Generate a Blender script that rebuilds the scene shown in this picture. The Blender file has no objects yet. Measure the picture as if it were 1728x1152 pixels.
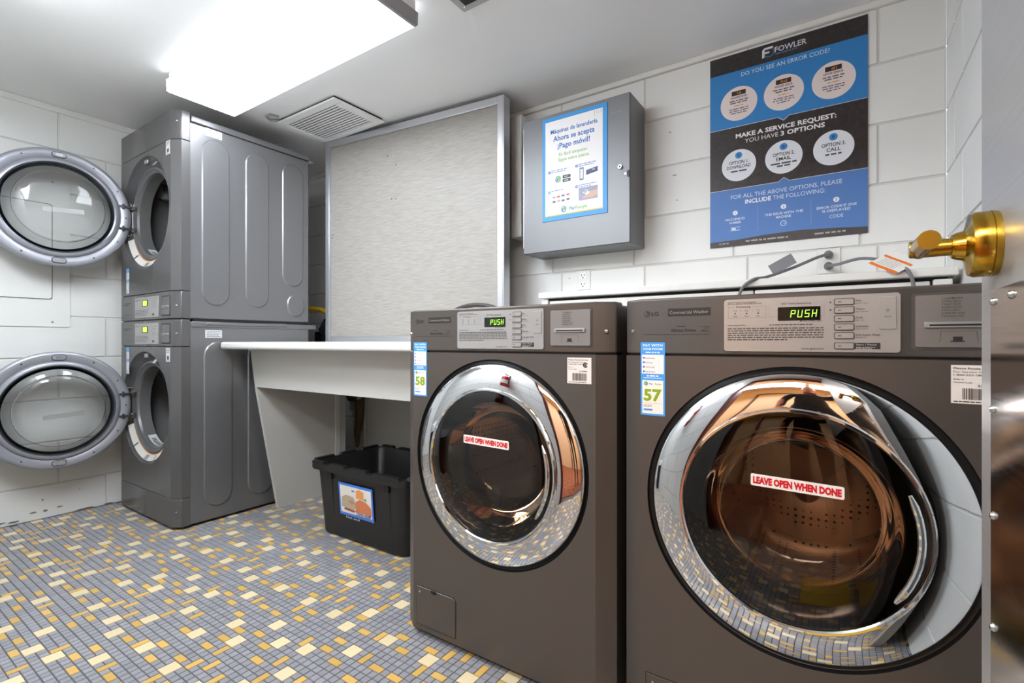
import bpy, bmesh, math, random
from mathutils import Matrix, Vector
random.seed(7)
SC = bpy.context.scene
COL = SC.collection
PI = math.pi

# ------------------------------------------------------------------ camera, world, exposure
cam_d = bpy.data.cameras.new('camera')
cam_d.sensor_width = 36.0
cam_d.lens = 36.0 * 832.0 / 1728.0
cam_d.shift_y = 1.0 / 1728.0
cam_d.clip_start = 0.02
cam = bpy.data.objects.new('camera', cam_d)
COL.objects.link(cam)
cam.location = (0, 0, 0.887)
cam.rotation_euler = (math.radians(90), 0, math.radians(34.0))
SC.camera = cam
world = bpy.data.worlds.new('world')
SC.world = world
world.use_nodes = True
world.node_tree.nodes['Background'].inputs[0].default_value = (0.9, 0.92, 1, 1)
world.node_tree.nodes['Background'].inputs[1].default_value = 0.3
SC.view_settings.view_transform = 'Standard'
SC.view_settings.look = 'None'
SC.view_settings.gamma = 1.0
SC.view_settings.use_curve_mapping = False
SC.view_settings.exposure = 1.85
LAMP = 3.9            # emission of the ceiling lamp's diffuser
LAMP_FILL = 8.8           # added fill fixture, out of view above the camera's left
HALL = 6.0            # emission of the hallway's round lamp
def hall_light(name, loc, rot, sx, sy, watts, rgb):
    ld = bpy.data.lights.new(name, 'AREA'); ld.shape = 'RECTANGLE'; ld.size = sx; ld.size_y = sy; ld.energy = watts; ld.color = rgb
    o = bpy.data.objects.new(name, ld); COL.objects.link(o); o.location = loc; o.rotation_euler = rot
# added unseen area lights in the hallway, filling the room through the doorway
hall_light('hall_fill_light', (-1.0, -1.15, 2.33), (math.radians(28), 0, 0), 1.8, .5, 34, (.97, .98, 1.0))
hall_light('hall_fill_light', (.6, -1.15, 2.33), (math.radians(28), 0, 0), 1.2, .5, 24, (.97, .98, 1.0))
SC.cycles.use_denoising = True
SC.cycles.max_bounces = 12
SC.cycles.diffuse_bounces = 8
SC.cycles.glossy_bounces = 6
SC.cycles.transparent_max_bounces = 16
SC.cycles.sample_clamp_indirect = 6.0
SC.cycles.caustics_reflective = False
SC.cycles.caustics_refractive = False

# ------------------------------------------------------------------ materials
def lin(c):
    return tuple(((x / 255.0) / 12.92 if x / 255.0 <= 0.04045 else ((x / 255.0 + 0.055) / 1.055) ** 2.4) for x in c) + (1.0,)

MATS = {}
def mat(name, rgb, rough=0.5, metal=0.0, bump=0.0, bscale=60, var=0.0, vscale=4, island=0.0, emit=0.0, spec=0.5, coat=0.0):
    if name in MATS: return MATS[name]
    m = bpy.data.materials.new(name); m.use_nodes = True
    nt = m.node_tree; N = nt.nodes; L = nt.links
    b = N['Principled BSDF']
    c = lin(rgb)
    b.inputs['Base Color'].default_value = c
    b.inputs['Roughness'].default_value = rough
    b.inputs['Metallic'].default_value = metal
    b.inputs['Specular IOR Level'].default_value = spec
    if coat: b.inputs['Coat Weight'].default_value = coat; b.inputs['Coat Roughness'].default_value = 0.12
    if emit:
        b.inputs['Emission Color'].default_value = c
        b.inputs['Emission Strength'].default_value = emit
    tc = None
    if bump or var:
        tc = N.new('ShaderNodeTexCoord')
    col = None
    if var:
        n = N.new('ShaderNodeTexNoise'); n.inputs['Scale'].default_value = vscale; n.inputs['Detail'].default_value = 5
        L.new(tc.outputs['Object'], n.inputs['Vector'])
        r = N.new('ShaderNodeMapRange'); r.inputs[1].default_value = 0.3; r.inputs[2].default_value = 0.7
        r.inputs[3].default_value = 1 - var; r.inputs[4].default_value = 1 + var
        L.new(n.outputs[0], r.inputs[0])
        mx = N.new('ShaderNodeMix'); mx.data_type = 'RGBA'; mx.blend_type = 'MULTIPLY'; mx.inputs[0].default_value = 1
        mx.inputs[6].default_value = c
        L.new(r.outputs[0], mx.inputs[7]); col = mx.outputs[2]
    if island:
        g = N.new('ShaderNodeNewGeometry'); oi = N.new('ShaderNodeObjectInfo')
        a = N.new('ShaderNodeMath'); a.operation = 'ADD'; L.new(g.outputs['Random Per Island'], a.inputs[0]); L.new(oi.outputs['Random'], a.inputs[1])
        f = N.new('ShaderNodeMath'); f.operation = 'FRACT'; L.new(a.outputs[0], f.inputs[0])
        r = N.new('ShaderNodeMapRange'); r.inputs[3].default_value = 1 - island; r.inputs[4].default_value = 1 + island
        L.new(f.outputs[0], r.inputs[0])
        mx = N.new('ShaderNodeMix'); mx.data_type = 'RGBA'; mx.blend_type = 'MULTIPLY'; mx.inputs[0].default_value = 1
        if col: L.new(col, mx.inputs[6])
        else: mx.inputs[6].default_value = c
        L.new(r.outputs[0], mx.inputs[7]); col = mx.outputs[2]
    if col: L.new(col, b.inputs['Base Color'])
    if bump:
        n = N.new('ShaderNodeTexNoise'); n.inputs['Scale'].default_value = bscale; n.inputs['Detail'].default_value = 6
        L.new(tc.outputs['Object'], n.inputs['Vector'])
        bp = N.new('ShaderNodeBump'); bp.inputs['Strength'].default_value = bump; bp.inputs['Distance'].default_value = 0.003
        L.new(n.outputs[0], bp.inputs['Height']); L.new(bp.outputs[0], b.inputs['Normal'])
    MATS[name] = m
    return m

def glass(name, tint, rough=0.02, boost=1.0, ior=1.45):
    if name in MATS: return MATS[name]
    m = bpy.data.materials.new(name); m.use_nodes = True
    nt = m.node_tree; N = nt.nodes; L = nt.links
    for n in list(N): N.remove(n)
    o = N.new('ShaderNodeOutputMaterial'); t = N.new('ShaderNodeBsdfTransparent'); g = N.new('ShaderNodeBsdfGlossy')
    t.inputs[0].default_value = tint + (1,)
    g.inputs['Roughness'].default_value = rough
    fr = N.new('ShaderNodeFresnel'); fr.inputs[0].default_value = ior
    mm = N.new('ShaderNodeMath'); mm.operation = 'MULTIPLY'; mm.use_clamp = True; mm.inputs[1].default_value = boost
    L.new(fr.outputs[0], mm.inputs[0])
    mx = N.new('ShaderNodeMixShader'); L.new(mm.outputs[0], mx.inputs[0]); L.new(t.outputs[0], mx.inputs[1]); L.new(g.outputs[0], mx.inputs[2])
    L.new(mx.outputs[0], o.inputs[0])
    MATS[name] = m
    return m

def streak_mat(name, rgb1, rgb2, scale, rough=0.5):
    """two tones in fine streaks along one axis"""
    m = bpy.data.materials.new(name); m.use_nodes = True
    nt = m.node_tree; N = nt.nodes; L = nt.links; b = N['Principled BSDF']
    b.inputs['Roughness'].default_value = rough
    tc = N.new('ShaderNodeTexCoord'); mp = N.new('ShaderNodeMapping'); mp.inputs['Scale'].default_value = scale
    L.new(tc.outputs['Object'], mp.inputs[0])
    n = N.new('ShaderNodeTexNoise'); n.inputs['Scale'].default_value = 1; n.inputs['Detail'].default_value = 8; n.inputs['Roughness'].default_value = 0.65
    L.new(mp.outputs[0], n.inputs[0])
    cr = N.new('ShaderNodeValToRGB'); cr.color_ramp.elements[0].position = 0.36; cr.color_ramp.elements[1].position = 0.58
    cr.color_ramp.elements[0].color = lin(rgb1); cr.color_ramp.elements[1].color = lin(rgb2)
    L.new(n.outputs[0], cr.inputs[0]); L.new(cr.outputs[0], b.inputs['Base Color'])
    MATS[name] = m
    return m

def brushed(name, rgb, rough, metal, scale=(2, 2, 300), amt=0.25):
    """metal whose gloss varies in fine brush lines"""
    m = bpy.data.materials.new(name); m.use_nodes = True
    nt = m.node_tree; N = nt.nodes; L = nt.links; b = N['Principled BSDF']
    b.inputs['Base Color'].default_value = lin(rgb); b.inputs['Metallic'].default_value = metal
    tc = N.new('ShaderNodeTexCoord'); mp = N.new('ShaderNodeMapping'); mp.inputs['Scale'].default_value = scale
    L.new(tc.outputs['Object'], mp.inputs[0])
    n = N.new('ShaderNodeTexNoise'); n.inputs['Scale'].default_value = 1; n.inputs['Detail'].default_value = 3
    L.new(mp.outputs[0], n.inputs[0])
    r = N.new('ShaderNodeMapRange'); r.inputs[3].default_value = rough * (1 - amt); r.inputs[4].default_value = rough * (1 + amt)
    L.new(n.outputs[0], r.inputs[0]); L.new(r.outputs[0], b.inputs['Roughness'])
    MATS[name] = m
    return m

def drum_mat():
    m = bpy.data.materials.new('drum_steel'); m.use_nodes = True
    nt = m.node_tree; N = nt.nodes; L = nt.links; b = N['Principled BSDF']
    b.inputs['Metallic'].default_value = 0.9; b.inputs['Roughness'].default_value = 0.3
    tc = N.new('ShaderNodeTexCoord')
    v = N.new('ShaderNodeTexVoronoi'); v.inputs['Scale'].default_value = 55; v.inputs['Randomness'].default_value = 0.1
    L.new(tc.outputs['Object'], v.inputs['Vector'])
    cr = N.new('ShaderNodeValToRGB'); cr.color_ramp.elements[0].position = 0.2; cr.color_ramp.elements[1].position = 0.24
    cr.color_ramp.elements[0].color = lin((40, 32, 28)); cr.color_ramp.elements[1].color = lin((214, 196, 180))
    L.new(v.outputs['Distance'], cr.inputs[0]); L.new(cr.outputs[0], b.inputs['Base Color'])
    MATS['drum_steel'] = m
    return m

INK = {}
def ink(rgb):
    if rgb not in INK:
        INK[rgb] = mat('ink_%d_%d_%d' % rgb, rgb, 0.45)
    return INK[rgb]

M_wall = mat('painted_block', (228, 228, 225), 0.5, bump=0.25, bscale=45, var=0.02, vscale=3)
M_joint = mat('painted_joint', (210, 209, 205), 0.6, bump=0.2, bscale=80)
M_ceil = mat('painted_ceiling', (240, 240, 239), 0.55, bump=0.25, bscale=9, var=0.02, vscale=2)
M_grout = mat('grout', (82, 80, 80), 0.8, bump=0.3, bscale=200)
M_tg = mat('tile_grey', (143, 143, 148), 0.33, island=0.10, bump=0.08, bscale=90)
M_ty = mat('tile_yellow', (205, 166, 92), 0.33, island=0.10, bump=0.08, bscale=90)
M_tc = mat('tile_cream', (220, 202, 162), 0.33, island=0.06, bump=0.08, bscale=90)
M_graph = mat('graphite_paint', (128, 128, 130), 0.32, 0.55, bump=0.02, bscale=400)
M_graph2 = mat('graphite_front', (106, 105, 105), 0.26, 0.45)
M_wash = mat('washer_bronze', (93, 86, 81), 0.36, 0.5, bump=0.015, bscale=500)
M_dark = mat('dark_void', (18, 17, 17), 0.6)
M_seam = mat('seam_dark', (30, 28, 27), 0.6)
M_rub = mat('black_rubber', (22, 21, 21), 0.45)
M_blackg = mat('black_gloss', (20, 19, 19), 0.12)
M_chrome = mat('chrome', (225, 226, 228), 0.03, 1.0)
M_steel = mat('screw_steel', (205, 203, 198), 0.22, 1.0)
M_silver = mat('silver_panel', (176, 174, 172), 0.3, 0.55)
M_cardp = mat('card_panel', (150, 144, 140), 0.3, 0.6)
M_doorring = mat('door_ring_grey', (158, 160, 168), 0.32, 0.35)
M_darkring = mat('door_dark_ring', (84, 87, 94), 0.16, 0.6)
M_drum = drum_mat()
M_dryin = mat('dryer_drum_grey', (128, 128, 128), 0.35, 0.4)
M_amber = glass('smoked_amber_glass', (0.60, 0.50, 0.41), 0.015, 1.5)
M_clear = glass('clear_glass', (0.95, 0.955, 0.95), 0.03, 1.4)
M_tape = glass('clear_tape', (.93, .94, .94), .25, 6.0)
M_white = mat('white_laminate', (218, 218, 217), 0.3)
M_tabp = mat('table_panel_paint', (196, 195, 190), 0.45, bump=0.08, bscale=120, var=0.02)
M_bin = mat('black_plastic', (26, 26, 27), 0.36, bump=0.12, bscale=220)
M_alu = mat('aluminium', (198, 199, 203), 0.3, 0.75)
M_board = streak_mat('wood_grain_laminate', (140, 135, 128), (160, 156, 150), (14, 70, 330), 0.45)
M_cab = mat('cabinet_grey_steel', (118, 119, 121), 0.42, 0.4)
M_trimw = mat('trim_white_paint', (226, 225, 221), 0.45, bump=0.25, bscale=40, var=0.03, vscale=12)
M_vent = mat('vent_white', (236, 236, 235), 0.4)
M_brass = brushed('brass', (196, 160, 62), 0.2, 1.0, (400, 4, 4), 0.3)
M_doorst = brushed('door_brushed_grey', (186, 185, 183), 0.42, 0.7, (2, 2, 220), 0.35)
M_plate = brushed('kick_plate_steel', (190, 188, 187), 0.13, 1.0, (2, 2, 260), 0.4)
M_cord = mat('grey_cord', (118, 118, 120), 0.5)
M_hose = mat('yellow_hose', (224, 176, 30), 0.4)
M_pipe = mat('pipe_dark', (52, 47, 42), 0.5, bump=0.3, bscale=60)
M_rust = mat('pipe_rusty', (98, 80, 58), 0.7, bump=0.4, bscale=60, var=0.2, vscale=20)
M_red = mat('extinguisher_red', (176, 24, 22), 0.25)
M_redj = mat('door_frame_red', (92, 26, 26), 0.4)
M_hall = mat('hall_wall_beige', (216, 190, 152), 0.6)
M_lampm = None
M_skin = mat('skin', (205, 140, 116), 0.5)
M_shirt = mat('black_shirt', (24, 24, 26), 0.8)
M_jean = mat('dark_trousers', (38, 42, 54), 0.8)

def emit_mat(name, rgb, strength):
    m = bpy.data.materials.new(name); m.use_nodes = True
    N = m.node_tree.nodes; L = m.node_tree.links
    for n in list(N): N.remove(n)
    o = N.new('ShaderNodeOutputMaterial'); e = N.new('ShaderNodeEmission')
    e.inputs[0].default_value = lin(rgb); e.inputs[1].default_value = strength
    L.new(e.outputs[0], o.inputs[0]); MATS[name] = m
    return m
M_lamp = emit_mat('lamp_diffuser', (240, 247, 255), LAMP)
M_lamps = emit_mat('lamp_diffuser_side', (240, 247, 255), LAMP * .12)
M_halll = emit_mat('hall_light', (255, 214, 160), HALL)
M_led = emit_mat('green_led', (150, 255, 60), 1.3)

# ------------------------------------------------------------------ mesh builder
class MB:
    def __init__(s): s.v = []; s.f = []; s.mi = []; s.mats = []
    def _m(s, m):
        if m not in s.mats: s.mats.append(m)
        return s.mats.index(m)
    def add(s, vs, fs, m, M=None):
        o = len(s.v); k = s._m(m)
        for p in vs:
            p = Vector(p)
            s.v.append(tuple(M @ p) if M is not None else tuple(p))
        for f in fs: s.f.append(tuple(i + o for i in f)); s.mi.append(k)
    def quad(s, a, b, c, d, m, M=None): s.add([a, b, c, d], [(0, 1, 2, 3)], m, M)
    def box(s, x0, x1, y0, y1, z0, z1, m, M=None):
        vs = [(x, y, z) for z in (z0, z1) for y in (y0, y1) for x in (x0, x1)]
        s.add(vs, [(0, 2, 3, 1), (4, 5, 7, 6), (0, 1, 5, 4), (2, 6, 7, 3), (0, 4, 6, 2), (1, 3, 7, 5)], m, M)
    def frustum(s, x0, x1, y0, y1, z0, z1, ch, m, M=None):
        vs = [(x0, y0, z0), (x1, y0, z0), (x1, y1, z0), (x0, y1, z0),
              (x0 + ch, y0 + ch, z1), (x1 - ch, y0 + ch, z1), (x1 - ch, y1 - ch, z1), (x0 + ch, y1 - ch, z1)]
        s.add(vs, [(4, 5, 6, 7), (0, 1, 5, 4), (1, 2, 6, 5), (2, 3, 7, 6), (3, 0, 4, 7)], m, M)
    def prism(s, pts, a, b, m, axis='z', inset=0.0, M=None):
        """pts: outline; extruded from a to b along axis; inset narrows the b end"""
        def P(u, v, w):
            return {'z': (u, v, w), 'y': (u, w, v), 'x': (w, u, v)}[axis]
        n = len(pts); cx = sum(p[0] for p in pts) / n; cy = sum(p[1] for p in pts) / n
        top = pts
        if inset:
            top = []
            for i in range(n):
                p0, p1, p2 = Vector(pts[i - 1]), Vector(pts[i]), Vector(pts[(i + 1) % n])
                d1 = (p1 - p0); d2 = (p2 - p1)
                n1 = Vector((-d1.y, d1.x)).normalized() if d1.length > 1e-9 else Vector((0, 0))
                n2 = Vector((-d2.y, d2.x)).normalized() if d2.length > 1e-9 else Vector((0, 0))
                nn = n1 + n2
                if nn.length > 1e-9: nn.normalize()
                c = Vector((cx, cy)) - p1
                if nn.dot(c) < 0: nn = -nn
                top.append((p1.x + nn.x * inset, p1.y + nn.y * inset))
        vs = [P(p[0], p[1], a) for p in pts] + [P(p[0], p[1], b) for p in top]
        fs = [tuple(range(n)), tuple(range(n, 2 * n))] + [(i, (i + 1) % n, n + (i + 1) % n, n + i) for i in range(n)]
        s.add(vs, fs, m, M)
    def lathe(s, prof, c=(0, 0, 0), axis='z', n=32, m=None, a0=0.0, a1=2 * PI, M=None):
        full = abs(a1 - a0 - 2 * PI) < 1e-6
        k = n if full else n + 1
        def P(r, h, t):
            u, v = r * math.cos(t), r * math.sin(t)
            q = {'z': (u, v, h), 'y': (u, h, v), 'x': (h, u, v)}[axis]
            return (q[0] + c[0], q[1] + c[1], q[2] + c[2])
        vs = []; rows = []
        for r, h in prof:
            if r < 1e-6: rows.append([len(vs)]); vs.append(P(0, h, 0))
            else:
                rows.append(list(range(len(vs), len(vs) + k)))
                vs += [P(r, h, a0 + (a1 - a0) * i / n) for i in range(k)]
        fs = []
        for A, B in zip(rows, rows[1:]):
            for i in range(n):
                j = (i + 1) % k
                if len(A) == 1 and len(B) == 1: continue
                if len(A) == 1: fs.append((A[0], B[j], B[i]))
                elif len(B) == 1: fs.append((A[i], A[j], B[0]))
                else: fs.append((A[i], A[j], B[j], B[i]))
        s.add(vs, fs, m, M)
    def tube(s, pts, r, m, n=10, M=None, cap=True):
        pts = [Vector(p) for p in pts]; vs = []; fs = []
        rr = r if isinstance(r, (list, tuple)) else [r] * len(pts)
        up = Vector((0, 0, 1))
        for i, p in enumerate(pts):
            t = (pts[min(i + 1, len(pts) - 1)] - pts[max(i - 1, 0)]).normalized()
            if i == 0:
                a = t.orthogonal().normalized()
            else:
                a = (a - t * a.dot(t)).normalized()
            b = t.cross(a)
            vs += [tuple(p + (a * math.cos(2 * PI * k / n) + b * math.sin(2 * PI * k / n)) * rr[i]) for k in range(n)]
        for i in range(len(pts) - 1):
            for k in range(n):
                fs.append((i * n + k, i * n + (k + 1) % n, (i + 1) * n + (k + 1) % n, (i + 1) * n + k))
        if cap: fs += [tuple(range(n)), tuple(range((len(pts) - 1) * n, len(pts) * n))]
        s.add(vs, fs, m, M)
    def build(s, name, parent=None, bevel=0.0, seg=2, smooth=35, recalc=True, loc=None, rot=None, **props):
        me = bpy.data.meshes.new(name)
        me.from_pydata(s.v, [], s.f)
        for m in s.mats: me.materials.append(m)
        me.polygons.foreach_set('material_index', s.mi)
        if recalc:
            bm = bmesh.new(); bm.from_mesh(me)
            bmesh.ops.recalc_face_normals(bm, faces=bm.faces[:])
            bm.to_mesh(me); bm.free()
        if smooth:
            me.polygons.foreach_set('use_smooth', [True] * len(me.polygons))
            me.set_sharp_from_angle(angle=math.radians(smooth))
        me.update()
        o = bpy.data.objects.new(name, me); COL.objects.link(o)
        if parent: o.parent = parent
        if loc is not None: o.location = loc
        if rot is not None: o.rotation_euler = rot
        if bevel:
            b = o.modifiers.new('bevel', 'BEVEL'); b.width = bevel; b.segments = seg; b.limit_method = 'ANGLE'; b.angle_limit = math.radians(40)
        for k, v in props.items(): o[k] = v
        return o

def thing(name, label, cat, loc=(0, 0, 0), rz=0.0, group=None):
    o = bpy.data.objects.new(name, None); COL.objects.link(o)
    o.location = loc; o.rotation_euler = (0, 0, rz); o.empty_display_size = 0.1
    o['label'] = label; o['category'] = cat
    if group: o['group'] = group
    return o

def rrect(x0, x1, y0, y1, r, n=4):
    pts = []
    for cx, cy, a in ((x1 - r, y1 - r, 0), (x0 + r, y1 - r, 90), (x0 + r, y0 + r, 180), (x1 - r, y0 + r, 270)):
        for i in range(n + 1):
            t = math.radians(a + 90 * i / n); pts.append((cx + r * math.cos(t), cy + r * math.sin(t)))
    return pts

def plate_hole(mb, x0, x1, z0, z1, cx, cz, r, y, m, n=96):
    ang = [2 * PI * i / n for i in range(n)] + [math.atan2(z - cz, x - cx) % (2 * PI) for x in (x0, x1) for z in (z0, z1)]
    ang = sorted(ang); vs = []; k = len(ang)
    for t in ang:
        vs.append((cx + r * math.cos(t), y, cz + r * math.sin(t)))
    for t in ang:
        dx, dz = math.cos(t), math.sin(t); q = 1e9
        if dx > 1e-9: q = min(q, (x1 - cx) / dx)
        if dx < -1e-9: q = min(q, (x0 - cx) / dx)
        if dz > 1e-9: q = min(q, (z1 - cz) / dz)
        if dz < -1e-9: q = min(q, (z0 - cz) / dz)
        vs.append((cx + q * dx, y, cz + q * dz))
    mb.add(vs, [(i, (i + 1) % k, k + (i + 1) % k, k + i) for i in range(k)], m)

# ------------------------------------------------------------------ flat print (lettering and printed shapes)
GLY = {}
def glyphs(s, bold):
    key = (s, bold)
    if key not in GLY:
        cu = bpy.data.curves.new('lettering', 'FONT'); cu.body = s; cu.size = 1.0; cu.resolution_u = 2; cu.offset = 0.018 * bold
        ob = bpy.data.objects.new('lettering', cu); COL.objects.link(ob)
        me = bpy.data.meshes.new_from_object(ob.evaluated_get(bpy.context.evaluated_depsgraph_get()))
        GLY[key] = ([tuple(v.co) for v in me.vertices], [tuple(p.vertices) for p in me.polygons])
        bpy.data.objects.remove(ob); bpy.data.curves.remove(cu); bpy.data.meshes.remove(me)
    return GLY[key]

class Print:
    """flat print on a surface: (u, v) in metres, lifted by its layer"""
    def __init__(s, origin, u, v, step=0.00025):
        s.mb = MB(); u = Vector(u).normalized(); v = Vector(v).normalized(); n = u.cross(v)
        s.M = Matrix(((u.x, v.x, n.x, origin[0]), (u.y, v.y, n.y, origin[1]), (u.z, v.z, n.z, origin[2]), (0, 0, 0, 1)))
        s.step = step
    def poly(s, pts, rgb, layer=1):
        m = rgb if not isinstance(rgb, tuple) else ink(rgb)
        s.mb.add([(p[0], p[1], layer * s.step) for p in pts], [tuple(range(len(pts)))], m, s.M)
    def rect(s, x0, y0, x1, y1, rgb, layer=1): s.poly([(x0, y0), (x1, y0), (x1, y1), (x0, y1)], rgb, layer)
    def rrect(s, x0, y0, x1, y1, r, rgb, layer=1): s.poly(rrect(x0, x1, y0, y1, r), rgb, layer)
    def disc(s, x, y, r, rgb, layer=1, n=32, ry=None):
        s.poly([(x + r * math.cos(2 * PI * i / n), y + (ry or r) * math.sin(2 * PI * i / n)) for i in range(n)], rgb, layer)
    def ring(s, x, y, r0, r1, rgb, layer=1, a0=0, a1=360, n=32):
        vs = []; fs = []
        for i in range(n + 1):
            t = math.radians(a0 + (a1 - a0) * i / n)
            vs += [(x + r0 * math.cos(t), y + r0 * math.sin(t), layer * s.step), (x + r1 * math.cos(t), y + r1 * math.sin(t), layer * s.step)]
        fs = [(2 * i, 2 * i + 1, 2 * i + 3, 2 * i + 2) for i in range(n)]
        s.mb.add(vs, fs, ink(rgb) if isinstance(rgb, tuple) else rgb, s.M)
    def text(s, t, x, y, h, rgb, align='c', bold=0, w=None, layer=2, shear=0.0):
        """h: cap height; w: fit to this width"""
        vs, fs = glyphs(t, bold)
        if not vs: return
        x0 = min(p[0] for p in vs); x1 = max(p[0] for p in vs)
        k = h / 0.72; kx = k if w is None else w / (x1 - x0)
        wd = (x1 - x0) * kx
        ox = {'c': x - wd / 2, 'l': x, 'r': x - wd}[align]
        m = rgb if not isinstance(rgb, tuple) else ink(rgb)
        s.mb.add([((p[0] - x0) * kx + ox + shear * p[1] * k, p[1] * k + y, layer * s.step) for p in vs], fs, m, s.M)
    def lines(s, x0, x1, y, h, n, pitch, rgb, layer=2, align='l'):
        """unreadably small print: rows of word-long dashes"""
        for i in range(n):
            x = x0; end = x1 if i < n - 1 else x0 + (x1 - x0) * random.uniform(0.5, 0.9)
            ws = []
            while x < end:
                w = h * random.uniform(1.5, 5.5)
                if x + w > end: w = end - x
                if w > h * 0.6: ws.append((x, x + w))
                x += w + h * 0.8
            sh = 0
            if align == 'c' and ws: sh = (x1 - ws[-1][1]) / 2
            for a, b in ws: s.rect(a + sh, y - i * pitch, b + sh, y - i * pitch + h, rgb, layer)
    def build(s, name, parent, **props):
        return s.mb.build(name, parent, smooth=0, recalc=False, **props)

# ================================================================== THE ROOM
XL, XR, YB, YF, ZC = -3.34, 0.28, 2.165, -0.06, 2.09
DX0, DX1, DZ = -0.74, 0.19, 2.02           # doorway in the front wall
def struct(o): o['kind'] = 'structure'; return o

# floor bed and its mosaic tiles
mb = MB(); mb.box(XL - .1, XR + .1, YF - .1, YB + .1, -0.15, -0.0018, M_grout)
floor = struct(mb.build('floor', smooth=0))
P = 0.0233; J = 0.0011
SW, SH = 24, 18
grid = [[None] * SH for _ in range(SW)]
rt = random.Random(21)
def fits(x, y, w, h, near):
    for i in range(-near, w + near):
        for j in range(-near, h + near):
            if grid[(x + i) % SW][(y + j) % SH] is not None:
                if 0 <= i < w and 0 <= j < h: return False
                if grid[(x + i) % SW][(y + j) % SH][0] == 'c' and w == 2 and h == 2: return False
                if near and grid[(x + i) % SW][(y + j) % SH][0] == 'y' and (w, h) != (2, 2): return False
    return True
pieces = []
for kind, w, h, cnt, near in (('c', 2, 2, 13, 2), ('y', 2, 1, 20, 1), ('y', 1, 2, 11, 1)):
    tries = 0
    while cnt and tries < 4000:
        tries += 1
        x, y = rt.randrange(SW), rt.randrange(SH)
        if fits(x, y, w, h, near):
            for i in range(w):
                for j in range(h): grid[(x + i) % SW][(y + j) % SH] = (kind,)
            pieces.append((kind, x, y, w, h)); cnt -= 1
for x in range(SW):
    for y in range(SH):
        if grid[x][y] is None: pieces.append(('g', x, y, 1, 1))
def in_view(x, y, z=0.0):
    c, s = math.cos(math.radians(34)), math.sin(math.radians(34))
    d = -s * x + c * y
    if d < 0.2: return None
    u = 864 + 832 * (c * x + s * y) / d; v = 577 + 832 * 0.887 / d
    return (u, v, d) if -20 < u < 1748 and v < 1175 else None
tiles = []
nx = int((XR - XL) / P / SW) + 2; ny = int((YB - YF) / P / SH) + 2
for bx in range(nx):
    for by in range(ny):
        for kind, x, y, w, h in pieces:
            x0 = XL + (bx * SW + x) * P; y0 = YF + (by * SH + y - 4) * P
            x1, y1 = x0 + w * P, y0 + h * P
            if x0 < XL - P or y0 < YF or x1 > XR + .02 or y1 > YB + .03: continue
            tiles.append((kind, x0, y0, x1, y1))
TM = {'g': M_tg, 'y': M_ty, 'c': M_tc}
def hidden_spot(x, y):
    return (y > 1.1 and x > -1.14) or (x > -0.36 and y > 1.06) or (x < -2.6 and y > 1.1)
cand = []
for i, t in enumerate(tiles):
    cx, cy = (t[1] + t[3]) / 2, (t[2] + t[4]) / 2
    q = in_view(cx, cy)
    if q and not hidden_spot(cx, cy):
        cand.append(((t[3] - t[1]) * (t[4] - t[2]) / q[2] ** 3, i))
cand.sort(reverse=True)
single = set(i for _, i in cand[:300])
shared = {}
rest = MB()
for i, (kind, x0, y0, x1, y1) in enumerate(tiles):
    w, h = x1 - x0 - 2 * J, y1 - y0 - 2 * J
    if i in single:
        key = (kind, round(w, 4), round(h, 4))
        if key not in shared:
            m = MB(); m.frustum(-w / 2, w / 2, -h / 2, h / 2, -0.002, 0.0, 0.0009, TM[kind])
            o = m.build('tile', floor, smooth=0); shared[key] = o.data
        else:
            o = bpy.data.objects.new('tile', shared[key]); COL.objects.link(o); o.parent = floor
        o.location = ((x0 + x1) / 2, (y0 + y1) / 2, random.uniform(-0.0005, 0.0))
        o.rotation_euler = (random.gauss(0, 0.006), random.gauss(0, 0.006), random.gauss(0, 0.006))
    else:
        M = Matrix.Translation(((x0 + x1) / 2, (y0 + y1) / 2, random.uniform(-0.0005, 0.0))) @ Matrix.Rotation(random.gauss(0, 0.006), 4, 'X') @ Matrix.Rotation(random.gauss(0, 0.006), 4, 'Y')
        rest.frustum(-w / 2, w / 2, -h / 2, h / 2, -0.002, 0.0, 0.0009, TM[kind], M)
rest.build('small_tiles', floor, smooth=0, recalc=False, kind='stuff')

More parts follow.
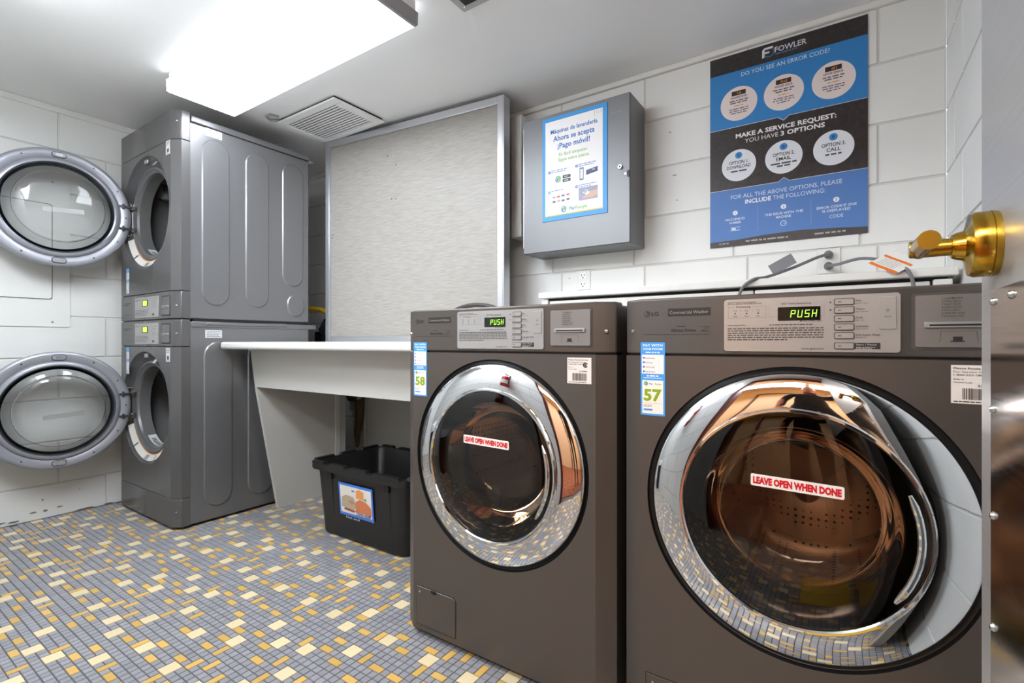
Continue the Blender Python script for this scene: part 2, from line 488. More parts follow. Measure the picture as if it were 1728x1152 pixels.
# walls: a backing slab each, painted blocks set proud of it
COURSES = [2.068, 1.868, 1.656, 1.4435, 1.231, 1.0185, 0.806, 0.5935, 0.381, 0.1685, -0.03]
BL = 0.42
def block_wall(name, kind, plane, a0, a1, phase, skip=None, singles=True):
    """kind 'y': wall facing -y at y=plane (or +y for kind 'Y'); 'x': facing +x; 'X': facing -x"""
    mb = MB(); t = 0.12; rec = 0.005
    def put(m, u0, u1, w0, w1, z0, z1, mt):
        if kind == 'y': m.box(u0, u1, plane + w0, plane + w1, z0, z1, mt)
        elif kind == 'Y': m.box(u0, u1, plane - w1, plane - w0, z0, z1, mt)
        elif kind == 'x': m.box(plane - w1, plane - w0, u0, u1, z0, z1, mt)
        else: m.box(plane + w0, plane + w1, u0, u1, z0, z1, mt)
    if skip:
        s0, s1, sz = skip
        put(mb, a0, s0, rec, t, -0.01, ZC, M_joint); put(mb, s1, a1, rec, t, -0.01, ZC, M_joint); put(mb, s0, s1, rec, t, sz, ZC, M_joint)
    else: put(mb, a0, a1, rec, t, -0.01, ZC, M_joint)
    w = struct(mb.build(name, smooth=0))
    g = 0.0028; cache = {}
    allb = MB()
    for k in range(len(COURSES) - 1):
        z1, z0 = COURSES[k] - g, COURSES[k + 1] + g
        z0 = max(z0, 0.0)
        ph = phase[k % 2]
        u = ph - BL * math.ceil((ph - a0) / BL + 1)
        while u < a1:
            b0, b1 = max(u + g, a0 + .001), min(u + BL - g, a1 - .001)
            u += BL
            spans = [(b0, b1)]
            if skip and z0 < skip[2] - 0.01:
                spans = []
                if b0 < skip[0]: spans.append((b0, min(b1, skip[0])))
                if b1 > skip[1]: spans.append((max(b0, skip[1]), b1))
            for b0, b1 in spans:
                if b1 - b0 < 0.012: continue
                L, Hh = b1 - b0, z1 - z0
                f = 0.0025
                vs = []
                for d, e in ((rec + .002, 0), (0, f)):
                    for uu, zz in ((-L / 2 + e, -Hh / 2 + e), (L / 2 - e, -Hh / 2 + e), (L / 2 - e, Hh / 2 - e), (-L / 2 + e, Hh / 2 - e)):
                        vs.append({'y': (uu, d, zz), 'Y': (uu, -d, zz), 'x': (-d, uu, zz), 'X': (d, uu, zz)}[kind])
                fs = [(4, 5, 6, 7), (0, 1, 5, 4), (1, 2, 6, 5), (2, 3, 7, 6), (3, 0, 4, 7)]
                cu, cz = (b0 + b1) / 2, (z0 + z1) / 2
                wl = random.uniform(-0.0006, 0.0006)
                loc = {'y': (cu, plane + wl, cz), 'Y': (cu, plane + wl, cz), 'x': (plane + wl, cu, cz), 'X': (plane + wl, cu, cz)}[kind]
                if singles:
                    key = (round(L, 3), round(Hh, 3))
                    if key not in cache:
                        m = MB(); m.add(vs, fs, M_wall); o = m.build('block', w, smooth=0); cache[key] = o.data
                        if kind in 'xy': pass
                    else:
                        o = bpy.data.objects.new('block', cache[key]); COL.objects.link(o); o.parent = w
                    o.location = loc
                else: allb.add(vs, fs, M_wall, Matrix.Translation(loc))
    if not singles: allb.build('painted_blocks', w, smooth=0, kind='stuff')
    return w
block_wall('wall_back', 'y', YB, XL, XR, (-1.161, -1.213))
block_wall('wall_left', 'x', XL, YF, YB, (0.795, 0.993))
block_wall('wall_right', 'X', XR, YF, YB, (2.02, 1.89))
block_wall('wall_front', 'Y', YF, XL, XR, (-1.0, -1.2), skip=(DX0, DX1, DZ), singles=False)

mb = MB(); mb.box(XL - .12, XR + .12, YF - .12, YB + .12, ZC, ZC + .12, M_ceil)
ceiling = struct(mb.build('ceiling', smooth=0))
# rough plaster strips where the walls meet the ceiling
mb = MB(); mb.box(XL, XR, YB - .012, YB + .01, 2.066, ZC, M_trimw)
struct(mb.build('trim_1', bevel=.004))
mb = MB(); mb.box(XL - .01, XL + .010, YF, YB - .012, 2.058, ZC, M_trimw)
struct(mb.build('trim_2', bevel=.004))

# chipped paint and grime low on the left wall and on the back wall
rc = random.Random(3)
def chips(wall, kind, plane, spots):
    for a, z, w, h in spots:
        n = 9; pts = []
        for i in range(n):
            t = 2 * PI * i / n; r = rc.uniform(.6, 1.0); pts.append((a + w / 2 * r * math.cos(t), z + h / 2 * r * math.sin(t)))
        mb = MB()
        if kind == 'x': mb.prism(pts, plane - .001, plane + .0012, ink((120, 118, 112)), 'x')
        else: mb.prism(pts, plane - .0012, plane + .001, ink((150, 148, 144)), 'y')
        mb.build('paint_chip', bpy.data.objects[wall])
chips('wall_left', 'x', XL, [(.52, .012, .12, .012), (.63, .014, .05, .010), (.70, .040, .030, .010), (.745, .038, .020, .012), (.80, .044, .028, .010), (.735, .095, .008, .010), (.88, .115, .005, .006), (.58, .020, .06, .012), (.90, .006, .10, .008), (1.0, .006, .05, .008)])
chips('wall_back', 'y', YB, [(-.63, 1.80, .014, .006), (-.61, 1.61, .020, .006), (-.60, 1.50, .012, .005), (-1.12, 1.20, .010, .008)])

# doorway frame, dark red
mb = MB()
for x0, x1 in ((DX0 - .045, DX0 + .02), (DX1 - .008, DX1 + .045)):
    mb.box(x0, x1, YF - .135, YF + .012, 0, DZ + .045, M_redj)
mb.box(DX0 + .02, DX1 - .008, YF - .135, YF + .012, DZ - .02, DZ + .045, M_redj)
struct(mb.build('trim_3', bevel=.003))

# the hallway behind the doorway, seen only in the chrome of the washers
HY = -2.0
carpet = mat('hall_carpet', (120, 66, 40), 0.9, bump=0.5, bscale=120, var=0.55, vscale=14)
mb = MB(); mb.box(-2.6, 1.6, HY - .1, YF - .12, -0.15, 0.0, carpet); struct(mb.build('floor_hallway', smooth=0))
mb = MB(); mb.box(-2.6, 1.6, HY - .1, YF - .12, 2.35, 2.45, M_hall); struct(mb.build('ceiling_hallway', smooth=0))
mb = MB(); mb.box(-2.6, 1.6, HY - .1, HY, 0, 2.35, M_hall); struct(mb.build('wall_hallway', smooth=0))
mb = MB(); mb.box(-2.7, -2.6, HY - .1, YF - .12, 0, 2.35, M_hall); struct(mb.build('wall_hallway_left', smooth=0))
mb = MB(); mb.box(1.6, 1.7, HY - .1, YF - .12, 0, 2.35, M_hall); struct(mb.build('wall_hallway_right', smooth=0))
mb = MB()
mb.box(-2.6, DX0 - .045, YF - .14, YF - .121, 0, 2.35, M_hall); mb.box(DX1 + .045, 1.6, YF - .14, YF - .121, 0, 2.35, M_hall)
mb.box(DX0 - .045, DX1 + .045, YF - .14, YF - .121, DZ + .045, 2.35, M_hall)
struct(mb.build('wall_hallway_front', smooth=0))

# ------------------------------------------------------------------ ceiling lamp
def strip_lamp(loc, label, glow, dim):
    t = thing('ceiling_light', label, 'light', loc, 0, 'fluorescent ceiling lights')
    Lx, Ly = 1.25, 0.305
    mb = MB(); mb.box(0, Lx, .012, Ly - .012, 2.05, ZC, M_vent); mb.build('housing', t, bevel=.004)
    pr = [(0.0, 2.052), (0.002, 2.008), (0.005, 2.003), (0.012, 2.0), (Ly - .012, 2.0), (Ly - .005, 2.003), (Ly - .002, 2.008), (Ly, 2.052)]
    mb = MB(); n = len(pr)
    mb.add([(.004, y, z) for y, z in pr] + [(Lx - .012, y, z) for y, z in pr], [(i, i + 1, n + i + 1, n + i) for i in range(1, n - 2)], glow)
    mb.build('diffuser', t, smooth=50)
    mb = MB(); e = 1
    for i in (0, n - 2):
        a, b = pr[i], pr[i + 1]; mb.add([(.004, *a), (.004, *b), (Lx - .012, *b), (Lx - .012, *a)], [(0, 1, 2, 3)], dim)
    mb.build('diffuser_side', t)
    capm = mat('lamp_end_cap', (150, 150, 150), 0.5)
    for x0, x1 in ((-.004, .004), (Lx - .012, Lx)):
        mb = MB(); mb.prism([(y, z - .001) for y, z in pr[::-1]] , x0, x1, capm, 'x'); mb.build('end_cap', t)
    return t
strip_lamp((-2.50, 0.955, 0), 'long white fluorescent ceiling light with a glowing wraparound lens, beside the louvred vent', M_lamp, M_lamps)
strip_lamp((-2.28, 0.03, 0), 'added white fill light built like the ceiling fixture, out of view by the doorway wall', emit_mat('fill_diffuser', (240, 247, 255), LAMP_FILL), emit_mat('fill_diffuser_side', (240, 247, 255), LAMP_FILL))  # extra fixture added out of view to brighten the room

# ------------------------------------------------------------------ ceiling vent
t = thing('ceiling_vent', 'white louvred return-air vent hanging slightly loose in the ceiling', 'vent', (-2.552, 1.50, 0))
W, D = 0.497, 0.318
mb = MB()
fz = 2.068
for x0, x1, y0, y1 in ((0, W, 0, .045), (0, W, D - .03, D), (0, .03, .045, D - .03), (W - .05, W, .045, D - .03)):
    mb.box(x0, x1, y0, y1, fz, fz + .01, M_vent)
mb.build('frame', t, bevel=.002)
mb = MB(); mb.box(.01, W - .01, .01, D - .01, fz + .0105, ZC, mat('vent_shadow', (34, 34, 34), .8)); mb.build('slat_gap_shade', t)  # near-black block: shade between the slats put into its colour
ns = 12
sl = None
for i in range(ns):
    y = .052 + (D - .03 - .052) * (i + .5) / ns
    m = MB(); M = Matrix.Translation((0, y, fz + .006)) @ Matrix.Rotation(math.radians(35), 4, 'X')
    if sl is None:
        q = MB(); q.box(.03, W - .05, -.0058, .0058, -.0008, .0008, M_vent, Matrix.Rotation(math.radians(-5), 4, 'X'))
        sl = q.build('slat', t, smooth=0); sl.location = (0, y, fz + .006); sd = sl.data
    else:
        o = bpy.data.objects.new('slat', sd); COL.objects.link(o); o.parent = t; o.location = (0, y, fz + .006)
mb = MB(); mb.tube([(.02, .005, fz + .012), (-.005, -.03, fz + .010), (.012, -.062, fz + .010), (.045, -.06, fz + .014), (.06, -.02, fz + .014)], .006, mat('vent_clip', (150, 148, 145), .5), 8)
mb.build('spring_clip', t)

# ceiling plate at the top edge
t = thing('ceiling_plate', 'square pale metal plate with a dark opening, on the ceiling right of the long light', 'plate', (-1.145, 1.386, ZC))
mb = MB(); mb.prism(rrect(0, .17, -.17, 0, .006), 0.0, -0.009, mat('plate_grey', (176, 176, 174), .5), 'z', .002); mb.build('cover', t)
mb = MB(); mb.box(.03, .17 - .03, -.14, -.028, -.0105, -.0085, M_dark); mb.build('opening', t)
for x, y in ((.02, -.02), (.15, -.15)):
    mb = MB(); mb.lathe([(0, -.0115), (.004, -.011), (.005, -.0085)], (x, y, 0), 'z', 10, M_steel); mb.build('screw', t)

# ------------------------------------------------------------------ electrical panel in the left wall
t = thing('electrical_panel', 'painted-over flush electrical panel cover with inner door on block wall', 'panel', (XL, .2, .964))
mb = MB(); mb.prism(rrect(0, .641, 0, .777, .006), -.004, .006, M_wall, 'x', .001); mb.build('cover_plate', t)
mb = MB(); mb.prism(rrect(.08, .568, .14, .619, .012), .006, .0125, M_wall, 'x', .0015); d = mb.build('inner_door', t)
mb = MB(); mb.prism(rrect(.0775, .5705, .1375, .6215, .012), .0058, .0066, M_seam, 'x'); mb.build('door_gap', t)
for y, z in ((.57, .735), (.57, .025)):
    mb = MB(); mb.lathe([(0, .0105), (.004, .0095), (.006, .006)], (0, y, z), 'x', 10, M_steel); mb.build('screw', t)

# ================================================================== MACHINES
def outline(W): return [(0, .066), (0, .028), (.042, 0), (W - .042, 0), (W, .028), (W, .066)]
def front_module(mb, W, z0, z1, m, hole=None, y0=0.0):
    o = outline(W)
    vs = [(x, y + y0, z) for z in (z0, z1) for x, y in o]
    fs = [(i, i + 1, i + 7, i + 6) for i in range(5) if i != 2]
    fs += [(0, 5, 4, 3, 2, 1), (6, 7, 8, 9, 10, 11)]
    if hole is None: fs += [(2, 3, 9, 8), (0, 6, 11, 5)]
    mb.add(vs, fs, m)
    if hole: plate_hole(mb, .042, W - .042, z0, z1, hole[0], hole[1], hole[2], y0, m)
def shell(mb, x0, x1, y0, y1, z0, z1, m):
    vs = [(x, y, z) for z in (z0, z1) for y in (y0, y1) for x in (x0, x1)]
    mb.add(vs, [(0, 2, 3, 1), (4, 5, 7, 6), (2, 6, 7, 3), (0, 4, 6, 2), (1, 3, 7, 5)], m)
SEG7 = {'P': 'abefg', 'U': 'bcdef', 'S': 'acdfg', 'H': 'bcefg', '1': 'bc', '0': 'abcdef', '5': 'acdfg'}
def seven(p, s, x, y, w, h, gap, m, layer=3, shear=.12):
    th = w * .2
    for ch in s:
        for g in SEG7[ch]:
            a = {'a': (0, h - th, w, h), 'g': (0, h / 2 - th / 2, w, h / 2 + th / 2), 'd': (0, 0, w, th), 'b': (w - th, h / 2, w, h),
                 'c': (w - th, 0, w, h / 2), 'e': (0, 0, th, h / 2), 'f': (0, h / 2, th, h)}[g]
            e = th * .18
            q = [(a[0] + e, a[1] + e), (a[2] - e, a[1] + e), (a[2] - e, a[3] - e), (a[0] + e, a[3] - e)]
            p.poly([(x + u + shear * v, y + v) for u, v in q], m, layer)
        x += w + gap
BLUE = (52, 140, 210)
def number_sticker(parent, x0, x1, z0, z1, num, y=-.0006, label=None):
    w, h = x1 - x0, z1 - z0
    p = Print((x0, y, z0), (1, 0, 0), (0, 0, 1))
    p.rrect(0, 0, w, h, .002, (62, 150, 222), 0)
    F = lambda a: h * (1 - a)
    p.text('PAY WITH', w / 2, F(.055), h * .030, (240, 245, 250), bold=1, w=w * .8)
    p.text('YOUR PHONE', w / 2, F(.105), h * .028, (240, 245, 250), bold=1, w=w * .82)
    p.lines(w * .12, w * .88, F(.145), h * .014, 1, .1, (230, 240, 250), align='c')
    p.rect(w * .05, F(.43), w * .95, F(.17), (238, 226, 222), 1)
    for i, s in enumerate(('Download', 'Fund up', 'Add funds', 'Pay & start')):
        yy = F(.225 + .062 * i)
        p.rect(w * .10, yy, w * .17, yy + h * .024, (58, 84, 190), 2)
        p.text(s, w * .21, yy, h * .022, (70, 66, 110), 'l')
    p.lines(w * .12, w * .88, F(.468), h * .016, 1, .1, (235, 240, 250), align='c')
    p.lines(w * .06, w * .94, F(.492), h * .010, 1, .1, (225, 235, 250), align='c')
    p.rect(w * .07, F(.975), w * .93, F(.52), (240, 226, 216), 1)
    p.ring(w * .22, F(.565), w * .05, w * .085, (52, 120, 150), 2); p.disc(w * .24, F(.563), w * .05, (120, 180, 50), 3, 16)
    p.text('Pay', w * .36, F(.578), h * .026, (70, 90, 190), 'l', 1); p.text('Range', w * .585, F(.578), h * .026, (170, 190, 60), 'l', 1, w=w * .28)
    if num: p.text(num, w * .5, F(.795), h * .155, (132, 160, 10), bold=2.2, w=w * .74)
    p.rect(w * .1, F(.835), w * .9, F(.831), (190, 150, 110), 2)
    p.lines(w * .12, w * .5, F(.865), h * .009, 2, h * .018, (120, 120, 140))
    p.rrect(w * .12, F(.935), w * .5, F(.91), .0015, (60, 140, 210), 2)
    o = p.build('number_sticker', parent)
    if label: o['label'] = label
    return o
def service_sticker(parent, x0, x1, z0, z1, y=-.0006):
    w, h = x1 - x0, z1 - z0
    p = Print((x0, y, z0), (1, 0, 0), (0, 0, 1))
    p.rect(0, 0, w, h, (222, 214, 208), 0)
    dk = (60, 56, 54)
    p.text('Please Route Service', w * .05, h * .89, h * .055, dk, 'l', .6, w=w * .82)
    p.text('For Service Call', w * .05, h * .80, h * .05, dk, 'l', w=w * .62)
    p.text('1-800-555-1865', w * .05, h * .72, h * .05, dk, 'l', w=w * .60)
    p.ring(w * .76, h * .72, w * .055, w * .10, (30, 28, 28), 2, 20, 330); p.disc(w * .76, h * .72, w * .04, (30, 28, 28), 3, 12)
    p.text('Refer to', w * .05, h * .61, h * .045, dk, 'l'); p.text('Machine Code', w * .05, h * .53, h * .045, dk, 'l')
    p.text('2304B2', w * .5, h * .45, h * .055, dk, 'l', .5, w=w * .34)
    rb = random.Random(5); x = w * .22
    while x < w * .80:
        b = w * rb.uniform(.008, .02); p.rect(x, h * .11, x + b, h * .40, dk, 2); x += b + w * rb.uniform(.008, .018)
    p.lines(w * .05, w * .95, h * .04, h * .025, 1, .1, dk)
    return p.build('service_sticker', parent)

def washer(loc, num, label):
    t = thing('washing_machine', label, 'washer', loc, 0, 'front-loading washers')
    W = .686; cx, cz = W / 2, .556
    # cabinet
    mb = MB(); shell(mb, .003, W - .003, .064, .77, .02, .978, M_wash); mb.build('cabinet', t, bevel=.006)
    for x in (.06, W - .06):
        for y in (.09, .70):
            mb = MB(); mb.lathe([(0, 0), (.022, 0), (.022, .008), (.010, .012), (.010, .03), (0, .03)], (x, y, 0), 'z', 16, M_rub); mb.build('foot', t)
    # front panel with the round opening
    mb = MB(); front_module(mb, W, .02, .8565, M_wash, (cx, cz, .284))
    mb.build('front_panel', t)
    mb = MB(); front_module(mb, W - .012, .8565, .8605, M_seam); o = mb.build('seam', t); o.location = (.006, .006, 0)
    # control fascia
    mb = MB(); front_module(mb, W, .8605, .983, M_wash); fas = mb.build('control_fascia', t, bevel=.004)
    # printed marks on the fascia
    p = Print((0, -.0003, 0), (1, 0, 0), (0, 0, 1)); dk = (38, 34, 33)
    p.disc(.0585, .9495, .0065, dk); p.ring(.0585, .9495, .0036, .0044, (120, 112, 108), 2, 95, 350)
    p.rect(.0580, .9475, .0586, .9520, (120, 112, 108), 2); p.rect(.0585, .9475, .0612, .9480, (120, 112, 108), 2); p.disc(.0560, .9505, .0007, (120, 112, 108), 2, 8)
    p.text('LG', .0685, .9452, .0088, dk, 'l', 1.2, w=.0155)
    p.rect(.105, .943, .1925, .9595, (30, 27, 26)); p.text('Commercial Washer', .1085, .9478, .0068, (150, 140, 132), 'l', 0, w=.080)
    p.lines(.124, .146, .9205, .0013, 1, .01, dk)
    p.text('Direct Drive', .1125, .9095, .0062, dk, 'l', 1, w=.050)
    p.rect(.172, .9095, .1915, .9100, dk); p.rect(.172, .9195, .1915, .9200, dk); p.poly([(.176, .9125), (.183, .9155), (.190, .9145), (.190, .9185), (.182, .9185)], (70, 63, 59)); p.lines(.174, .190, .911, .001, 1, .1, dk)
    p.rect(.053, .9032, .192, .9040, dk)
    p.build('fascia_print', t)
    # silver display panel with its print, display and buttons
    mb = MB(); mb.prism(rrect(.2185, .5045, .8675, .9735, .0065, 5), .002, -.0035, M_silver, 'y', .0012); pan = mb.build('display_panel', t)
    p = Print((0, -.0036, 0), (1, 0, 0), (0, 0, 1)); dk = (44, 42, 42)
    p.text('Quality Program / Cycle Sequence', .2265, .9655, .0028, dk, 'l', .4, w=.052); p.lines(.226, .345, .9627, .0012, 1, .01, (90, 86, 84))
    p.text('Processing', .2555, .9560, .0032, dk, 'c', .5, w=.026)
    for a in ((.2275, .9350, .2965, .9354), (.2275, .9575, .2405, .9579), (.2705, .9575, .2965, .9579), (.2275, .9350, .2279, .9579), (.2961, .9350, .2965, .9579)): p.rect(*a, (120, 116, 114))
    for x in (.2405, .2615, .2825):
        p.ring(x, .9500, .0022, .0028, (110, 106, 104), 2, 170, 370); p.rect(x - .003, .9510, x + .003, .9515, (110, 106, 104)); p.disc(x, .9440, .0014, dk, 2, 12)
    for x in (.251, .272): p.disc(x, .9492, .0007, dk, 2, 8)
    for x, s in ((.2405, 'Wash'), (.2615, 'Rinse'), (.2825, 'Spin')): p.text(s, x, .9375, .0026, dk)
    p.text('EST Time Remaining', .3475, .9590, .0032, dk, 'c', .4, w=.048)
    p.rect(.3015, .9355, .3925, .9359, (120, 116, 114)); p.rect(.3015, .9359, .3019, .9590, (120, 116, 114)); p.rect(.3921, .9359, .3925, .9590, (120, 116, 114))
    p.disc(.3555, .9272, .0015, dk, 2, 12); p.text('10-15 Hour Lock', .3595, .9258, .0030, dk, 'l', .3, w=.029)
    p.text('Washer Applies Packet', .2265, .9195, .0028, dk, 'l', .4, w=.034); p.lines(.302, .392, .9195, .0016, 1, .01, (70, 66, 64))
    p.rect(.2265, .9170, .392, .9172, (150, 146, 144))
    p.lines(.2265, .3915, .9128, .0020, 6, .0044, (64, 60, 60))
    p.text('www.lgcst.com', .3915, .8735, .0032, dk, 'r', .4, w=.036)
    bz = (.960, .9448, .9295, .9140, .8985, .8800)
    for z, a, b in zip(bz, ('Hot', 'Warm', 'Cold', 'Delicates', 'Add Super Wash', None), ('Normal / Cottons', 'Knits / Permanent', 'Dark / Only', 'Wools / Delicates', 'Only after Start', None)):
        if a:
            p.text(a, .4405, z - .0002, .0036, dk, 'l', .3); p.text(b, .4405, z - .0042, .0018, dk, 'l', 0)
    p.poly([(.4000, .9585), (.4040, .9585), (.4020, .9620)], dk, 2); p.poly([(.4000, .9470), (.4040, .9470), (.4020, .9435)], dk, 2)
    p.rrect(.4385, .8745, .4755, .8855, .0008, (36, 33, 33), 1); p.text('Start / Pause', .4405, .8812, .0030, (190, 186, 182), 'l', .3, w=.030)
    p.lines(.4405, .468, .8768, .0015, 2, .0025, (160, 156, 152))
    p.build('panel_print', t)
    mb = MB(); mb.prism(rrect(.3160, .3870, .9275, .9545, .002), -.002, -.0042, M_blackg, 'y', .0006); disp = mb.build('display', t, label='black display reading PUSH in green')
    p = Print((0, -.0044, 0), (1, 0, 0), (0, 0, 1)); seven(p, 'PUSH', .3375, .9338, .0078, .0140, .0038, M_led); p.build('display_digits', disp)
    for i, z in enumerate(bz):
        mb = MB(); mb.prism(rrect(.4085, .4375, z - .0055, z + .0055, .0022), -.003, -.0062, M_silver, 'y', .0009)
        mb.prism(rrect(.4075, .4385, z - .0065, z + .0065, .0027), -.003, -.0039, ink((70, 66, 64)), 'y')
        mb.box(.4135, .4185, -.0064, -.0060, z - .0007, z + .0007, ink((90, 40, 38)))
        mb.build('button', t)
    mb = MB(); mb.prism(rrect(.4735, .4980, .9090, .9665, .0025), -.003, -.0052, M_silver, 'y', .0008); wf = mb.build('wireless_tile', t)
    p = Print((0, -.0053, 0), (1, 0, 0), (0, 0, 1))
    for r in (.0022, .0040): p.ring(.4857, .9395, r, r + .0007, (80, 76, 74), 1, 40, 140, 10)
    p.disc(.4857, .9395, .0008, (80, 76, 74), 1, 8); p.text('Wi-Fi', .4857, .9300, .0030, (80, 76, 74), w=.010); p.build('tile_print', wf)
    # card reader
    mb = MB(); mb.prism(rrect(.5170, .6370, .8730, .9700, .006), .001, -.0012, ink((70, 64, 60)), 'y', .001)
    mb.prism(rrect(.5225, .6330, .8775, .9660, .004), -.001, -.0040, M_cardp, 'y', .001); cr = mb.build('card_reader', t)
    mb = MB(); mb.prism(rrect(.5345, .6200, .9100, .9205, .002), -.004, -.0080, M_silver, 'y', .0015); mb.box(.5410, .6140, -.0083, -.0078, .9135, .9165, M_dark); mb.build('card_slot', cr)
    p = Print((0, -.0042, 0), (1, 0, 0), (0, 0, 1)); dk = (66, 56, 52)
    for i, s in enumerate(('Load Machine', 'Close Door', 'Insert Card', 'Select Cycle', 'Press Start', 'Wait For Valid', 'Remove Card')):
        p.text('%d %s' % (i + 1, s), .5570, .9580 - i * .0049, .0031, dk, 'l', .3)
    p.poly([(.5560, .9050), (.6000, .9050), (.6000, .9045), (.5560, .9045)], dk)
    p.rrect(.5710, .8890, .5830, .8960, .0008, (34, 30, 30)); p.rect(.5680, .8875, .5860, .8890, (34, 30, 30))
    p.poly([(.5560, .9045), (.5566, .9045), (.5546, .8870), (.5540, .8870)], dk); p.poly([(.5994, .9045), (.6000, .9045), (.6022, .8870), (.6016, .8870)], dk)
    p.build('reader_print', cr)
    # screws on the two chamfers
    for sx in (.021, W - .021):
        mb = MB(); mb.lathe([(0, -.005), (.004, -.004), (.0058, -.0005), (.0058, .004)], (0, 0, 0), 'y', 14, M_steel)
        mb.build('screw', t, loc=(sx, .0138, .912), rot=(0, 0, math.radians(-34 if sx < .1 else 34)))
    # round door: rubber seat, chrome ring, rim, smoked glass
    mb = MB(); mb.lathe([(.2845, .002), (.282, .010), (.276, .014), (.270, .014), (.262, .03)], (cx, 0, cz), 'y', 96, M_rub); mb.build('door_seal', t)
    mb = MB(); mb.lathe([(.255, .03), (.268, .012), (.2725, .004), (.2715, -.0005), (.266, -.0045), (.250, -.0105), (.232, -.0155), (.214, -.0190), (.2065, -.0195)], (cx, 0, cz), 'y', 128, M_chrome)
    ring = mb.build('door_ring', t, smooth=60, label='mirror-polished chrome door ring')
    mb = MB(); mb.lathe([(.2075, -.018), (.2075, -.0255), (.2050, -.0285), (.2010, -.0285), (.1985, -.0255), (.1985, -.015)], (cx, 0, cz), 'y', 96, M_chrome); mb.build('door_rim', ring)
    mb = MB(); mb.lathe([(.1990, -.0245), (.185, -.0290), (.150, -.0345), (.10, -.0385), (.05, -.0400), (0, -.0405)], (cx, 0, cz), 'y', 96, M_amber); mb.build('door_glass', t, smooth=60, label='smoked amber door glass')
    mb = MB(); mb.lathe([(.1985, -.016), (.190, -.008), (.168, .004), (.166, .02)], (cx, 0, cz), 'y', 96, M_blackg); mb.build('glass_surround', t)
    mb = MB(); mb.lathe([(.166, .006), (.158, .05), (.142, .085), (.11, .105), (.05, .112), (0, .113)], (cx, 0, cz), 'y', 64, M_clear); mb.build('inner_bowl', t, smooth=60)
    mb = MB(); mb.lathe([(.262, .03), (.25, .06), (.20, .065), (.178, .075), (.178, .12), (.235, .135)], (cx, 0, cz), 'y', 64, mat('tub_grey', (92, 82, 76), .4)); mb.build('tub_gasket', t)
    mb = MB(); mb.lathe([(.195, .125), (.232, .14), (.236, .16), (.236, .50), (.22, .52), (.10, .50), (.07, .50), (0, .49)], (cx, 0, cz), 'y', 64, M_drum); dr = mb.build('drum', t, smooth=40)
    for k in range(3):
        a = math.radians(90 + 120 * k + 20); mb = MB()
        M = Matrix.Translation((cx, 0, cz)) @ Matrix.Rotation(-a, 4, 'Y')
        mb.prism([(.236, -.05), (.236, .05), (.175, .012), (.170, 0), (.175, -.012)], .18, .48, M_silver, 'y', .006, M); mb.build('drum_fin', dr)
    mb = MB(); pts = []
    for i in range(60):
        a = 2 * PI * i / 60; r = .080 + .022 * math.cos(3 * a); pts.append((cx + r * math.cos(a + .5), cz + r * math.sin(a + .5)))
    mb.prism(pts, .505, .43, M_silver, 'y', .010); mb.build('drum_hub', dr)
    # pull handle set into the right of the glass surround
    mb = MB(); arc = [math.radians(a) for a in range(-36, 30, 6)]
    mb.tube([(cx + .187 * math.cos(a), -.030 + .004 * abs(a), cz + .187 * math.sin(a)) for a in arc], [.003] + [.006] * (len(arc) - 2) + [.003], M_chrome, 10)
    mb.build('door_handle', ring)
    # door sticker
    p = Print((cx - .0685, -.0418, cz + .058), (1, 0, -.02), (0, 0, 1))
    p.rrect(0, 0, .149, .0225, .003, (232, 226, 220), 0); p.text('LEAVE OPEN WHEN DONE', .0745, .0052, .0122, (200, 16, 30), bold=3.6, w=.141, layer=1)
    p.build('door_sticker', t, label='white sticker reading LEAVE OPEN WHEN DONE in red')
    # drain filter flap
    fp = [(.0565, .0375), (.2075, .0375), (.2105, .0405), (.2105, .139), (.2075, .146), (.200, .151), (.0565, .151)]
    mb = MB(); mb.prism([(a + (0.0018 if a > .13 else -.0018), b + (.0018 if b > .1 else -.0018)) for a, b in fp], .001, -.0006, M_seam, 'y')
    mb.build('flap_gap', t)
    mb = MB(); mb.prism(fp, .0, -.0026, M_wash, 'y', .0015); fl = mb.build('filter_flap', t)
    mb = MB(); mb.box(.116, .139, -.0034, -.0020, .1440, .1510, M_dark); mb.box(.121, .134, -.0042, -.003, .1420, .1462, M_rub); mb.build('flap_latch', fl)
    mb = MB()
    mb.lathe([(0, -.0052), (.0028, -.0045), (.0036, -.002)], (.0720, 0, .136), 'y', 10, M_steel); mb.build('screw', fl)
    number_sticker(t, .0440, .0985, .7245, .8865, num, label='blue and white sticker with a large green %s' % num)
    service_sticker(t, .5690, .6335, .7865, .8495)
    return t
washer((-1.1335, 1.08, 0), '58', 'dark bronze front-loading washer whose sticker reads 58, beside the white table')
washer((-.4235, 1.08, 0), '57', 'dark bronze front-loading washer whose sticker reads 57, behind the steel door')

# ------------------------------------------------------------------ stacked dryer
t = thing('stacked_dryer', 'graphite stacked double dryer in the corner with both round doors swung open', 'dryer', (-3.276, 1.027, 0))
W = .686; cx = W / 2
for z0, z1 in ((.012, .985), (1.0, 1.94)):
    mb = MB(); shell(mb, .004, W - .003, .066, .696, z0, z1, M_graph); mb.build('cabinet', t, bevel=.005)
mb = MB(); mb.box(.002, W + .001, .070, .700, 1.943, 1.972, M_graph); mb.build('top_cover', t, bevel=.004)
mb = MB(); mb.box(.006, W - .008, .074, .695, 1.9385, 1.9445, M_seam); mb.build('seam', t)
mb = MB(); mb.box(.006, W - .008, .08, .695, .984, 1.001, M_seam); mb.build('seam', t)
mb = MB(); mb.prism([(.69, 1.925), (.725, 1.935), (.725, 1.94), (.69, 1.945)], W - .03, W + .002, M_steel, 'x'); mb.build('rear_bracket', t)
